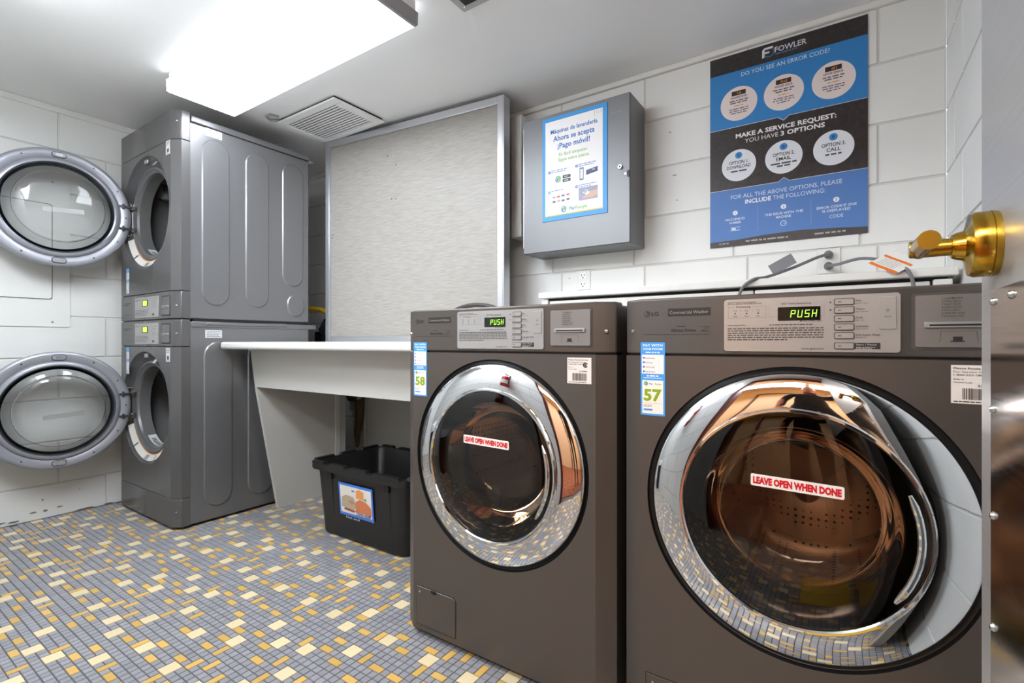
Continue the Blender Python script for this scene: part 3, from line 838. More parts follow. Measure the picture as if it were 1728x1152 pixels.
mb = MB(); mb.box(.02, W + .001, .070, .74, .960, .986, M_graph); mb.prism([(.14, .985), (.555, .990), (.56, .970), (.13, .970)], W - .02, W + .006, M_graph, 'x', .003); mb.build('stacking_rail', t, bevel=.002)
mb = MB(); mb.box(.1, W - .1, .696, .725, 1.15, 1.85, M_doorring); mb.build('rear_cover', t, bevel=.02)
for x in (.05, W - .05):
    for y in (.1, .65):
        mb = MB(); mb.lathe([(0, 0), (.02, 0), (.02, .008), (.01, .014), (0, .014)], (x, y, 0), 'z', 14, M_rub); mb.build('foot', t)
UZ, LZ, OR = 1.54, .556, .283
for name, z0, z1, hz in (('base_panel', .012, .1455, None), ('front_panel', .1485, .8635, LZ), ('control_fascia', .8665, .9945, None), ('control_fascia', .9985, 1.1285, None), ('front_panel', 1.1315, 1.842, UZ), ('top_fascia', 1.845, 1.984, None)):
    mb = MB(); front_module(mb, W, z0, z1, M_graph2, (cx, hz, OR) if hz else None); mb.build(name, t, bevel=0 if hz else .003)
for z in (.147, .865, .9965, 1.130, 1.8435):
    mb = MB(); front_module(mb, W - .012, z - .002, z + .002, M_seam); mb.build('front_seam', t, loc=(.006, .006, 0))
for hz in (UZ, LZ):
    mb = MB(); mb.lathe([(OR, 0), (.279, .006), (.262, .020), (.240, .032), (.236, .034)], (cx, 0, hz), 'y', 80, M_graph2); mb.build('door_recess', t)
    mb = MB(); mb.lathe([(.236, .034), (.232, .027), (.226, .027), (.220, .034), (.209, .039), (.206, .050)], (cx, 0, hz), 'y', 80, M_graph); mb.build('opening_rim', t)
    mb = MB(); mb.lathe([(.206, .050), (.206, .10), (.29, .105), (.295, .14), (.295, .56), (0, .56)], (cx, 0, hz), 'y', 64, M_dryin); dr = mb.build('drum', t)
    for k in range(3):
        a = math.radians(20 + 120 * k)
        mb = MB(); mb.prism([(.296, -.045), (.296, .045), (.215, .012), (.208, 0), (.215, -.012)], .15, .55, M_dryin, 'y', .0, Matrix.Translation((cx, 0, hz)) @ Matrix.Rotation(-a, 4, 'Y')); mb.build('drum_fin', dr)
    mb = MB(); mb.tube([(cx + .05, .54, hz - .27), (cx + .03, .54, hz), (cx + .05, .54, hz + .27)], .006, M_silver, 8); mb.build('drum_seam', dr)
    # warning label along the lower rim, orange upper edge
    mb = MB(); A0, A1 = math.radians(205), math.radians(318)
    mb.lathe([(.270, .012), (.256, .0225), (.242, .030)], (cx, -.001, hz), 'y', 28, ink((222, 219, 214)), A0, A1)
    mb.lathe([(.242, .030), (.237, .0325)], (cx, -.0014, hz), 'y', 28, ink((226, 150, 70)), A0, A1)
    for a in (232, 262, 266, 285): mb.lathe([(.268, .0125), (.247, .0265)], (cx, -.0018, hz), 'y', 2, ink((60, 58, 58)), math.radians(a), math.radians(a + 1.6))
    mb.build('warning_label', t, label='white curved warning label with an orange edge')
    mb = MB(); mb.lathe([(.2055, .060), (.2050, .098)], (cx, -.0005, hz), 'y', 14, ink((206, 208, 206)), math.radians(232), math.radians(275))
    for a in range(240, 268, 4): mb.lathe([(.2040, .068), (.2040, .088)], (cx, -.001, hz), 'y', 1, ink((70, 70, 72)), math.radians(a), math.radians(a + 2))
    mb.build('lint_label', t)
    mb = MB(); mb.box(-.018, .018, -.006, .004, -.010, .010, M_silver); mb.build('door_switch', t, loc=(cx - .01, .014, hz + .262), bevel=.003)
    mb = MB(); mb.box(-.014, .014, -.0005, .0005, -.02, .02, ink((200, 200, 200))); mb.build('small_label', t, loc=(cx + .09, .018, hz + .243), rot=(math.radians(-35), 0, 0))
    # fascia
    fz = 0 if hz == LZ else .1325
    mb = MB(); mb.prism(rrect(.232, .512, .877 + fz, .982 + fz, .004), .001, -.003, M_silver, 'y', .001); cp = mb.build('display_panel', t)
    p = Print((0, -.0032, 0), (1, 0, 0), (0, 0, 1)); dk = (70, 70, 72)
    p.rrect(.322, .934 + fz, .392, .966 + fz, .003, (30, 40, 26), 1); p.rect(.334, .938 + fz, .380, .962 + fz, M_led, 2)
    seven(p, '15', .345, .941 + fz, .012, .018, .006, ink((30, 60, 20)), 3)
    for i in range(4):
        p.ring(.435 + .012 * (i % 2), .965 - .012 * i + fz, .004, .0048, dk, 1); p.lines(.455, .50, .964 - .012 * i + fz, .002, 1, .1, dk)
    p.lines(.24, .31, .968 + fz, .002, 2, .005, dk); p.rect(.236, .921 + fz, .506, .9216 + fz, (140, 140, 140)); p.lines(.24, .40, .914 + fz, .0022, 5, .0065, dk)
    p.rrect(.42, .886 + fz, .47, .896 + fz, .002, (60, 58, 58)); p.rrect(.423, .887 + fz, .444, .895 + fz, .002, (190, 190, 190), 2)
    p.build('panel_print', t)
    mb = MB(); mb.prism(rrect(.545, .640, .880 + fz, .976 + fz, .003), .001, -.0012, M_seam, 'y'); mb.prism(rrect(.553, .637, .884 + fz, .972 + fz, .003), .0, -.003, M_graph2, 'y', .001); cr = mb.build('card_reader', t)
    mb = MB(); mb.prism(rrect(.560, .630, .918 + fz, .930 + fz, .002), -.002, -.007, M_silver, 'y', .0015); mb.box(.568, .622, -.0074, -.0068, .9225 + fz, .9255 + fz, M_dark); mb.build('card_slot', cr)
    p = Print((0, -.0003, 0), (1, 0, 0), (0, 0, 1)); p.lines(.075, .17, .955 + fz, .003, 2, .007, (50, 50, 50)); p.rect(.075, .896 + fz, .18, .8966 + fz, (60, 60, 60)); p.build('fascia_print', t)
    number_sticker(t, .110, .152, *((1.140, 1.276) if hz == UZ else (.718, .859)), None)
    p = Print((.592, -.0006, hz + .237), (1, 0, 0), (0, 0, 1)); p.rect(0, 0, .046, .066, (214, 214, 212), 0)
    p.lines(.004, .042, .058, .003, 3, .007, (60, 60, 60)); p.rect(.012, .010, .034, .028, (70, 70, 72), 1); p.lines(.004, .042, .004, .002, 1, .1, (60, 60, 60)); p.build('service_sticker', t)
    # side: pressed panels and label
    up = hz == UZ
    def stadium(y0, y1, z0, z1):
        r = (y1 - y0) / 2; pts = []
        for i in range(9): a = PI * i / 8; pts.append(((y0 + y1) / 2 + r * math.cos(a), z1 - r + r * math.sin(a)))
        for i in range(9): a = PI + PI * i / 8; pts.append(((y0 + y1) / 2 + r * math.cos(a), z0 + r + r * math.sin(a)))
        return pts
    spans = ((.116, .249, 1.066, 1.89), (.327, .455, 1.069, 1.889), (.530, .659, 1.199, 1.893), (.559, .666, 1.03, 1.158)) if up else ((.125, .263, .072, .89), (.339, .482, .077, .89), (.54, .66, .077, .89))
    for y0, y1, z0, z1 in spans:
        st = stadium(y0, y1, z0, z1)
        mb = MB(); mb.prism(st, W - .004, W + .0025, M_graph, 'x', .006); mb.build('pressed_panel', t)
    zl = 1.899 if up else .908
    p = Print((W + .0005 - .003, .133, zl), (0, 1, 0), (0, 0, 1)); p.step = .0006
    p.rect(0, 0, .078, .038, (214, 216, 216), 1); p.lines(.006, .072, .030, .0025, 4, .006, (110, 110, 112)); p.rect(.006, .004, .072, .009, (150, 150, 152), 2); p.build('rating_label', t)
for z in (.927, 1.060, .085, 1.93):
    mb = MB(); mb.lathe([(0, -.005), (.004, -.004), (.006, -.0005), (.006, .004)], (0, 0, 0), 'y', 14, M_steel)
    mb.build('screw', t, loc=(W - .018, .0155, z), rot=(0, 0, math.radians(34)))
# the two open doors
TH = math.radians(96)
for hz in (UZ, LZ):
    R = .283
    mb = MB(); hinge = (.126, .012, hz)
    prof = [(.215, -.034), (.255, -.036), (.278, -.030), (.285, -.016), (.285, .004), (.280, .011), (.270, .0125), (.243, .0125), (.2395, .009), (.236, .0165), (.229, .021), (.219, .0215)]
    mb.lathe(prof, (R, 0, 0), 'y', 96, M_doorring)
    dd = mb.build('door', t, smooth=50, loc=hinge, rot=(0, 0, -TH), label='round grey dryer door swung open, glass bowl showing')
    mb = MB(); mb.lathe([(.2195, .0215), (.213, .019), (.207, .008), (.203, -.002), (.199, .004)], (R, 0, 0), 'y', 96, M_darkring); mb.build('glass_collar', dd)
    mb = MB(); mb.lathe([(.207, .004), (.202, .026), (.194, .037), (.178, .041), (.171, .046)], (R, 0, 0), 'y', 80, glass('thick_glass', (.80, .81, .82), .04, 2.2)); mb.lathe([(.165, .058), (.157, .064), (.11, .067), (.05, .0685), (0, .069)], (R, 0, 0), 'y', 80, M_clear); gb = mb.build('glass_bowl', dd, smooth=60)
    mb = MB(); mb.lathe([(.171, .046), (.1695, .051), (.168, .055), (.165, .058)], (R, 0, 0), 'y', 80, glass('glass_edge', (.86, .87, .88), .06, 7.0)); mb.build('bowl_ridge', dd, smooth=60)
    mb = MB(); mb.lathe([(.216, -.0335), (.15, -.040), (0, -.044)], (R, 0, 0), 'y', 64, glass('outer_glass', (.93, .94, .94), .03, 1.0)); mb.build('outer_glass', dd, smooth=60)
    mb = MB(); M = Matrix.Translation((R - .01, .0695, -.02)) @ Matrix.Rotation(math.radians(4), 4, 'Y')
    mb.box(-.075, .075, -.0004, .0004, -.012, .010, M_tape, M); mb.build('tape_strip', dd)
    for s in (1, -1):
        mb = MB(); mb.prism(rrect(-.026, .026, -.012, .012, .0115, 6), .0115, .020, M_doorring, 'y', .002); mb.prism(rrect(-.014, .014, -.005, .005, .0045, 4), .0195, .0206, M_steel, 'y')
        mb.prism(rrect(-.028, .028, -.014, .014, .0135, 6), .012, .0132, M_darkring, 'y')
        mb.build('latch_pad', dd, loc=(R, 0, s * .256))
        mb = MB(); mb.box(-.020, .034, .012, .019, -.006, .006, M_darkring); mb.box(.012, .022, .012, .020, -.014, .014, M_darkring); mb.box(-.038, -.018, .004, .016, -.010, .010, M_steel); mb.build('hinge_arm', dd, loc=(.016, 0, s * .058), bevel=.0015)
    for a in (150, 166, 194, 210, 60, 120, 240, 300, 180):
        mb = MB(); mb.lathe([(0, .0145), (.003, .0140), (.004, .0125)], (R + .262 * math.cos(math.radians(a)), 0, .262 * math.sin(math.radians(a))), 'y', 8, M_darkring); mb.build('screw', dd)
    mb = MB(); mb.box(.102, .112, -.002, .042, hz - .088, hz + .088, M_steel); mb.build('hinge_plate', t, bevel=.002)

# ------------------------------------------------------------------ folding table
t = thing('folding_table', 'built-in white laundry folding table with grey apron and slanted side panel', 'table', (-2.575, 1.22, 0))
TW = 1.425
mb = MB(); mb.box(0, TW, 0, .73, .852, .888, M_white); mb.build('tabletop', t, bevel=.012, seg=4)
mb = MB(); mb.prism([(.126, .851), (.150, .655), (.168, .655), (.146, .851)], .046, TW - .02, M_tabp, 'x'); ap = mb.build('apron', t, bevel=.0015)
for x, z in ((.60, .835), (.775, .828)):
    mb = MB(); mb.lathe([(0, 0), (.004, 0), (.004, .003)], (x, .1275 + (.851 - z) * .1224, z), 'y', 10, M_dark); mb.build('screw_hole', ap)
for x0 in (.045, TW - .045):
    mb = MB(); mb.prism([(.150, .655), (.169, .655), (.147, .851), (.694, .851), (.694, 0), (.267, 0)], x0, x0 + .020, M_tabp, 'x'); mb.build('side_panel', t)
    mb = MB(); mb.box(x0 - .004, x0 + .024, .623, .652, 0, .851, M_white); mb.build('batten', t, bevel=.001)

# ------------------------------------------------------------------ storage bin
t = thing('storage_bin', 'open black plastic tote bin on the tiles under the white table', 'bin', (-1.76, 1.595, 0))
def loop(hx, hy, r, z, n=5): return [(x, y, z) for x, y in rrect(-hx, hx, -hy, hy, r, n)]
L = [loop(.265, .165, .03, .002), loop(.275, .178, .045, .012), loop(.296, .196, .05, .285), loop(.300, .200, .05, .300),
     loop(.318, .217, .05, .302), loop(.320, .219, .05, .312), loop(.318, .217, .05, .330), loop(.300, .198, .045, .332),
     loop(.296, .194, .045, .325), loop(.270, .172, .04, .010), loop(.26, .16, .03, .008)]
n = len(L[0]); vs = [p for l in L for p in l]; fs = []
for i in range(len(L) - 1):
    for k in range(n): fs.append((i * n + k, i * n + (k + 1) % n, (i + 1) * n + (k + 1) % n, (i + 1) * n + k))
fs += [tuple(range(n)), tuple(range((len(L) - 1) * n, len(L) * n))]
mb = MB(); mb.add(vs, fs, M_bin); mb.build('tub', t)
mb = MB()
for y in (-.208, .208):
    for x0, x1 in ((-.29, -.20), (-.165, -.055), (-.03, .09), (.125, .29)): mb.prism([(x0, .328), (x0 + .008, .341), (x1 - .008, .341), (x1, .328)], y - .010, y + .010, M_bin, 'y')
for x in (-.309, .309):
    for y0, y1 in ((-.19, -.08), (-.05, .05), (.08, .19)): mb.prism([(y0, .328), (y0 + .008, .341), (y1 - .008, .341), (y1, .328)], x - .010, x + .010, M_bin, 'x')
mb.build('rim_lug', t)
for x in (-.17, .205):
    mb = MB(); mb.prism([(-.177, .012), (-.199, .298), (-.196, .298), (-.174, .012)], x - .003, x + .003, M_dark, 'x'); mb.box(x - .022, x + .006, -.2045, -.19, .268, .298, M_dark); mb.build('corner_groove', t)
p = Print((-.117, -.1895, .120), (1, 0, 0), (0, -.077, 1)); p.step = .0006
p.rect(0, 0, .226, .145, (62, 120, 214), 2); p.rect(.010, .012, .216, .134, (224, 216, 208), 3)
p.text('Laundry', .015, .112, .013, (120, 130, 180), 'l', 1, w=.07); p.lines(.09, .12, .113, .008, 1, .1, (80, 130, 210), 4)
p.poly([(.016, .036), (.10, .030), (.118, .060), (.10, .090), (.05, .094), (.02, .080)], (176, 162, 132), 4)
p.poly([(.06, .070), (.095, .075), (.108, .060), (.085, .056)], (196, 120, 120), 5)
p.poly([(.11, .028), (.214, .026), (.212, .062), (.18, .082), (.14, .086), (.112, .070)], (202, 120, 80), 5)
p.poly([(.118, .090), (.165, .088), (.168, .122), (.142, .130), (.12, .122)], (226, 150, 80), 5)
p.poly([(.165, .092), (.185, .098), (.188, .084)], (120, 150, 110), 5)
p.poly([(.03, .026), (.10, .022), (.11, .030), (.04, .036)], (150, 70, 66), 5)
p.text('Dirty stuff', .116, .0145, .016, (90, 80, 120), 'l', 1, w=.094, layer=6); p.text('lost and', .04, -.012, .010, (190, 190, 190), 'l', 1, w=.09, layer=1)
p.build('picture_sticker', t, label='blue-bordered picture sticker')

# ------------------------------------------------------------------ wood-grain board leaning behind the table
ang = math.atan2(.125, 1.2); BWd = 1.2065
t = thing('framed_board', 'tall pale wood-grain board in an aluminium frame, standing behind the table', 'board', (-2.545, 1.80, .8885), ang)
mb = MB(); mb.box(.02, BWd - .02, .012, .05, .01, 1.16, M_board); mb.build('grain_sheet', t, smooth=0)
for x0, x1 in ((0, .036), (BWd - .036, BWd)):
    mb = MB(); mb.box(x0, x1, 0, .06, 0, 1.178, M_alu); mb.box(x0 + .006, x1 - .006, -.002, 0, .01, 1.17, M_alu); mb.build('frame_rail', t, bevel=.002)
for z0, z1 in ((0, .03), (1.140, 1.178)):
    mb = MB(); mb.box(.036, BWd - .036, 0, .06, z0, z1, M_alu); mb.build('frame_rail', t, bevel=.002)
mb = MB()
for x, z in ((.5, .78), (.53, .775), (.05, .63), (.045, .61), (.47, 1.02), (.53, .96), (.018, .06), (.018, .10)): mb.lathe([(0, 0), (.0035, 0), (.0035, .003)], (x, .0112, z), 'y', 8, M_dark)
mb.build('nail_hole', t)

# ------------------------------------------------------------------ wall cabinet and its notice
t = thing('wall_cabinet', 'grey sheet-steel lockable wall cabinet with a notice on its door', 'cabinet', (-1.268, 1.979, 1.303))
CW, CH, CD = .526, .630, .184
mb = MB(); mb.box(0, CW, .006, CD, 0, CH, M_cab); mb.build('body', t, bevel=.003)
mb = MB(); mb.box(.001, CW - .001, .0, .004, .002, CH - .002, M_cab); mb.build('door', t, bevel=.0015)
mb = MB(); mb.box(.004, CW - .004, .0035, .0065, .004, CH - .004, M_seam); mb.build('door_gap', t)
mb = MB(); mb.box(-.003, .004, .002, .010, .03, CH - .03, M_steel); mb.build('hinge', t)
mb = MB(); mb.prism([(.008 * math.cos(PI / 3 * i) * 1.2, .008 * math.sin(PI / 3 * i) * 1.2) for i in range(6)], 0, -.010, M_steel, 'y'); mb.lathe([(0, -.0105), (.004, -.0105), (.004, -.009)], (0, 0, 0), 'y', 12, M_dark); mb.build('lock', t, loc=(.485, 0, .321))
mb = MB(); mb.lathe([(0, -.004), (.005, -.0035), (.007, 0)], (0, 0, 0), 'y', 14, M_steel); mb.build('rivet', t, loc=(.508, 0, .290))
mb = MB(); mb.prism(rrect(-.006, .006, -.014, .014, .004), 0, -.006, M_rub, 'y', .001); mb.build('latch', t, loc=(.521, 0, .288))
p = Print((.44, -.0004, .555), (1, 0, 0), (0, 0, 1)); p.text('Securest', 0, 0, .006, (150, 150, 154), 'l', 0, w=.05); p.build('maker_mark', t)

NW, NH = .321, .472
nt_ = thing('notice', 'blue-bordered white paper notice in Spanish about mobile payment, on the cabinet door', 'notice', (-1.162, 1.979, 1.442))
mb = MB(); mb.box(0, NW, -.0035, -.0002, 0, NH, ink((52, 146, 212))); mb.build('backing', nt_)
p = Print((0, -.0036, 0), (1, 0, 0), (0, 0, 1))
p.rect(.016, .021, NW - .021, NH - .018, (232, 230, 230), 1)
B = (40, 104, 176); G = (126, 176, 76)
p.text('Máquinas de lavandería', .160, .396, .0195, B, 'c', 1.2, w=.232); p.text('Ahora se acepta', .160, .360, .024, B, 'c', 1.4, w=.205); p.text('¡Pago móvil!', .160, .324, .024, B, 'c', 1.4, w=.160)
p.text('Es fácil empezar.', .160, .288, .0155, G, 'c', .8, w=.145); p.text('Sigue estos pasos.', .160, .264, .0155, G, 'c', .8, w=.155)
p.rect(.030, .150, NW - .032, .1506, (190, 190, 195), 2); p.rect(.157, .075, .1576, .245, (190, 190, 195), 2)
for i, (x, y) in enumerate(((.037, .222), (.176, .226), (.037, .130), (.176, .134))):
    p.disc(x, y, .0068, (44, 110, 180), 2, 18); p.text(str(i + 1), x, y - .0035, .007, (240, 240, 240), 'c', .6, layer=3)
    p.lines(x + .010, x + .095, y + .003, .0035, 1 if i == 2 else 2, .008, (70, 120, 180), 2)
p.ring(.083, .185, .011, .015, (46, 120, 190), 2, 60, 330); p.disc(.088, .187, .010, (120, 180, 70), 3, 18); p.rect(.075, .172, .080, .190, (46, 120, 190), 3)
for y in (.184, .167): p.rrect(.106, y, .146, y + .014, .002, (44, 52, 66), 2); p.lines(.114, .142, y + .005, .004, 1, .1, (200, 200, 205), 3)
p.rrect(.190, .160, .210, .215, .003, (90, 96, 110), 2); p.rect(.193, .166, .207, .209, (214, 220, 228), 3)
p.poly([(.222, .178), (.277, .186), (.277, .207), (.222, .199)], (60, 74, 116), 2); p.poly([(.222, .178), (.277, .186), (.277, .192), (.222, .184)], (44, 54, 92), 3); p.text('pay', .258, .195, .007, (210, 215, 225), 'c', 1, layer=4)
for x, y, c in ((.062, .104, (150, 150, 155)), (.085, .104, (196, 60, 60)), (.108, .106, (40, 90, 170)), (.133, .107, (206, 90, 90)), (.062, .084, (70, 70, 70)), (.085, .085, (150, 150, 150)), (.108, .084, (90, 70, 90)), (.133, .086, (70, 80, 100))): p.rect(x - .008, y - .003, x + .008, y + .005, c, 2)
p.rect(.186, .070, .277, .126, (150, 152, 172), 2); p.poly([(.200, .078), (.250, .076), (.277, .085), (.277, .108), (.238, .104), (.214, .090)], (206, 166, 150), 3); p.poly([(.205, .104), (.222, .116), (.240, .100), (.226, .090)], (226, 226, 230), 4); p.poly([(.208, .106), (.221, .114), (.230, .106), (.219, .098)], (150, 170, 200), 5)
p.ring(.112, .045, .010, .014, (46, 120, 190), 2, 60, 330); p.disc(.118, .047, .009, (120, 180, 70), 3, 18); p.rect(.104, .034, .109, .050, (46, 120, 190), 3)
p.text('Pay', .138, .037, .015, (46, 104, 176), 'l', 1.4, shear=.15); p.text('Range', .168, .037, .015, G, 'l', 1.4, w=.058, shear=.15)
p.rect(.016, .021, NW - .021, .026, (228, 200, 60), 2)
for i in range(9): p.disc(.262 + (i % 4) * .010, NH - .026 - (i // 4) * .008, .002, ((200, 120, 110), (120, 150, 200), (190, 170, 90))[i % 3], 2, 8)
p.build('notice_print', nt_)

# ------------------------------------------------------------------ service poster
PWd, PHt = .532, .777
po = thing('poster', 'large black and blue poster on the block wall explaining error codes', 'poster', (-.463, 2.165, 1.276))
mb = MB(); mb.box(0, PWd, -.005, -.0012, 0, PHt, ink((38, 33, 33))); mb.build('board', po)
mb = MB()
for x in (.05, PWd - .05):
    for z in (.05, PHt - .05): mb.box(x - .012, x + .012, -.0012, .0005, z - .012, z + .012, ink((200, 200, 200)))
mb.build('foam_tab', po)
p = Print((0, -.0052, 0), (1, 0, 0), (0, 0, 1)); X0 = -.463; Z0 = 1.276
pat = mat('poster_black', (44, 38, 38), .4, var=.35, vscale=70)
p.rect(0, 0, PWd, PHt, pat, 0)
SK = (40, 124, 190); SB = (72, 118, 184); WH = (232, 228, 228); PK = (226, 212, 208)
p.rect(0, 1.757 - Z0, PWd, 1.982 - Z0, SK, 1); p.poly([(.247, 1.757 - Z0), (.289, 1.757 - Z0), (.268, 1.740 - Z0)], SK, 2)
p.poly([(.247, 1.757 - Z0), (.250, 1.757 - Z0), (.268, 1.7425 - Z0), (.286, 1.757 - Z0), (.289, 1.757 - Z0), (.268, 1.740 - Z0)], WH, 3); p.rect(0, 1.7555 - Z0, .247, 1.757 - Z0, WH, 3); p.rect(.289, 1.7555 - Z0, PWd, 1.757 - Z0, WH, 3)
p.poly([(0, .022), (.10, .024), (.20, .032), (.32, .036), (.43, .030), (PWd, .022), (PWd, 1.507 - Z0), (0, 1.507 - Z0)], SB, 1)
p.poly([(.252, 1.507 - Z0), (.286, 1.507 - Z0), (.269, 1.521 - Z0)], SB, 2)
p.poly([(.250, 1.507 - Z0), (.269, 1.522 - Z0), (.288, 1.507 - Z0), (.286, 1.507 - Z0), (.269, 1.5205 - Z0), (.252, 1.507 - Z0)], WH, 3); p.rect(0, 1.506 - Z0, .252, 1.5075 - Z0, WH, 3); p.rect(.286, 1.506 - Z0, PWd, 1.5075 - Z0, WH, 3)
# logo
lx, lz = .200, 2.008 - Z0
p.ring(lx + .018, lz + .012, .016, .020, (70, 110, 140), 2, 150, 400); p.poly([(lx - .006, lz - .006), (lx + .002, lz - .006), (lx + .002, lz + .008), (lx + .018, lz + .008), (lx + .020, lz + .015), (lx + .002, lz + .015), (lx + .004, lz + .024), (lx + .030, lz + .024), (lx + .033, lz + .032), (lx + .002, lz + .032), (lx - .006, lz + .024)], (220, 220, 224), 3)
p.text('FOWLER', .238, 2.012 - Z0, .021, (214, 214, 220), 'l', .8, w=.107); p.lines(.240, .344, 2.003 - Z0, .004, 1, .1, (84, 120, 170))
p.text('DO YOU SEE AN ERROR CODE?', .268, 1.955 - Z0, .0165, (214, 226, 238), 'c', 0, w=.300)
TX = (70, 62, 66); OR_ = (214, 160, 116)
for cx_, code in ((.109, 'UE'), (.268, 'FLtE'), (.429, 'dE1')):
    cz_ = 1.849 - Z0
    p.disc(cx_, cz_, .068, PK, 2, 48); p.rect(cx_ - .026, cz_ + .034, cx_ + .026, cz_ + .052, (44, 30, 26), 3); p.text(code, cx_ + .002, cz_ + .038, .0095, (226, 140, 60), 'c', .6, layer=4)
    p.text('WASHER/DRYER' if cx_ < .2 else ('WASHER ERROR' if cx_ < .3 else 'DRYER ERROR'), cx_, cz_ + .022, .0085, TX, 'c', 1, w=.062, layer=3)
    p.lines(cx_ - .036, cx_ + .036, cz_ + .011, .0045, 2, .0085, (96, 88, 96), 3, 'c'); p.lines(cx_ - .024, cx_ + .024, cz_ - .010, .0045, 1, .01, OR_, 3, 'c')
    p.lines(cx_ - .036, cx_ + .036, cz_ - .022, .004, 3, .0085, (110, 100, 116), 3, 'c')
p.text('MAKE A SERVICE REQUEST:', .268, 1.710 - Z0, .0175, (236, 232, 232), 'c', 1.5, w=.340)
p.text('YOU HAVE', .132, 1.684 - Z0, .0175, (226, 222, 222), 'l', 0, w=.118); p.text('3 OPTIONS', .258, 1.684 - Z0, .0175, (236, 232, 232), 'l', 1.5, w=.145)
for cx_, a, b in ((.109, 'OPTION 1.', 'DOWNLOAD'), (.268, 'OPTION 2.', 'EMAIL'), (.429, 'OPTION 3.', 'CALL')):
    cz_ = 1.600 - Z0
    p.disc(cx_, cz_, .0635, (222, 224, 230), 2, 48); p.disc(cx_, cz_ + .040, .0135, (52, 134, 196), 3, 20); p.rect(cx_ - .005, cz_ + .034, cx_ + .004, cz_ + .046, (30, 90, 150), 4)
    p.text(a, cx_, cz_ + .006, .0135, (34, 34, 40), 'c', 1, w=.074, layer=3); p.text(b, cx_, cz_ - .012, .0135, (34, 34, 40), 'c', 1, layer=3, w=.088 if b == 'DOWNLOAD' else None)
    p.lines(cx_ - .044, cx_ + .044, cz_ - .026, .006, 1 if b != 'EMAIL' else 2, .010, (70, 70, 78), 3, 'c')
p.text('FOR ALL THE ABOVE OPTIONS, PLEASE', .268, 1.466 - Z0, .0165, (206, 218, 234), 'c', 0, w=.376)
p.text('INCLUDE', .133, 1.441 - Z0, .0165, (230, 234, 240), 'l', 1.4, w=.092); p.text('THE FOLLOWING:', .232, 1.441 - Z0, .0165, (206, 218, 234), 'l', 0, w=.172)
for x in (.178, .358): p.rect(x, 1.327 - Z0, x + .0012, 1.425 - Z0, (130, 160, 206), 2)
for cx_, n_, ls in ((.096, '1', ('MACHINE ID', 'NUMBER')), (.268, '2', ('THE ISSUE WITH THE', 'MACHINE')), (.438, '3', ('ERROR CODE IF ONE', 'IS DISPLAYED'))):
    p.disc(cx_, 1.409 - Z0, .0095, (224, 228, 236), 2, 20); p.text(n_, cx_, 1.4045 - Z0, .009, (52, 84, 140), 'c', .8, layer=3)
    for i, s in enumerate(ls): p.text(s, cx_, 1.380 - Z0 - i * .014, .0095, (216, 226, 238), 'c', .6, w=.0072 * len(s))
p.rect(.078, 1.338 - Z0, .114, 1.340 - Z0, (216, 226, 238), 2); p.rect(.078, 1.350 - Z0, .114, 1.352 - Z0, (216, 226, 238), 2); p.lines(.082, .112, 1.341 - Z0, .007, 1, .1, (216, 226, 238))
p.ring(.268, 1.345 - Z0, .0085, .0105, (216, 226, 238), 2); p.rect(.268, 1.344 - Z0, .275, 1.346 - Z0, (216, 226, 238), 2)
p.text('CODE', .438, 1.343 - Z0, .0125, (206, 218, 234), 'c', 0, w=.042)
p.lines(.035, .080, .010, .0055, 1, .1, (150, 140, 138), 3); p.lines(.135, .31, .012, .006, 1, .1, (170, 160, 158), 3); p.lines(.37, .49, .012, .006, 1, .1, (170, 160, 158), 3)
p.build('poster_print', po)

# ------------------------------------------------------------------ pipe cover along the back wall
t = thing('pipe_cover', 'low white wooden boxed-in pipe cover along the wall behind the washers', 'cover', (-1.122, 1.87, 0))
LX = 1.392
mb = MB(); mb.box(0, LX, 0, .288, 1.078, 1.104, M_trimw); mb.build('top_board', t, bevel=.004)
for x0, x1 in ((.012, .042), (LX - .055, LX - .012)):
    mb = MB(); mb.box(x0, x1, .012, .034, 0, 1.070, M_trimw); mb.build('end_post', t, bevel=.003)
for x0, x1 in ((.049, .86), (.864, LX - .062)):
    mb = MB(); mb.box(x0, x1, .016, .034, 0, 1.066, M_trimw); mb.build('front_board', t, bevel=.003)
mb = MB(); mb.box(.03, LX - .02, .036, .05, .0, 1.078, M_seam); mb.build('backing', t)

# ------------------------------------------------------------------ outlets and cords
def outlet(x, z, label):
    t = thing('wall_outlet', label, 'outlet', (x, YB, z), 0, 'duplex wall outlets')
    mb = MB(); mb.prism(rrect(-.037, .037, -.047, .047, .004), -.001, -.007, M_trimw, 'y', .002); mb.build('cover_plate', t)
    for s in (1, -1):
        mb = MB(); mb.prism(rrect(-.018, .018, -.016, .016, .009), -.006, -.009, M_vent, 'y', .001); f = mb.build('socket_face', t, loc=(0, 0, s * .021))
        mb = MB(); mb.box(-.009, -.006, -.0095, -.0085, -.002, .008, M_dark); mb.box(.006, .009, -.0095, -.0085, -.001, .007, M_dark); mb.lathe([(0, -.0095), (.0032, -.0095), (.0032, -.0085)], (0, 0, -.009), 'y', 10, M_dark); mb.build('slots', f)
    return t
outlet(-1.043, 1.185, 'white duplex wall outlet below the steel cabinet, nothing plugged in')
outlet(-.049, 1.186, 'white duplex wall outlet below the poster, two grey plugs in it')
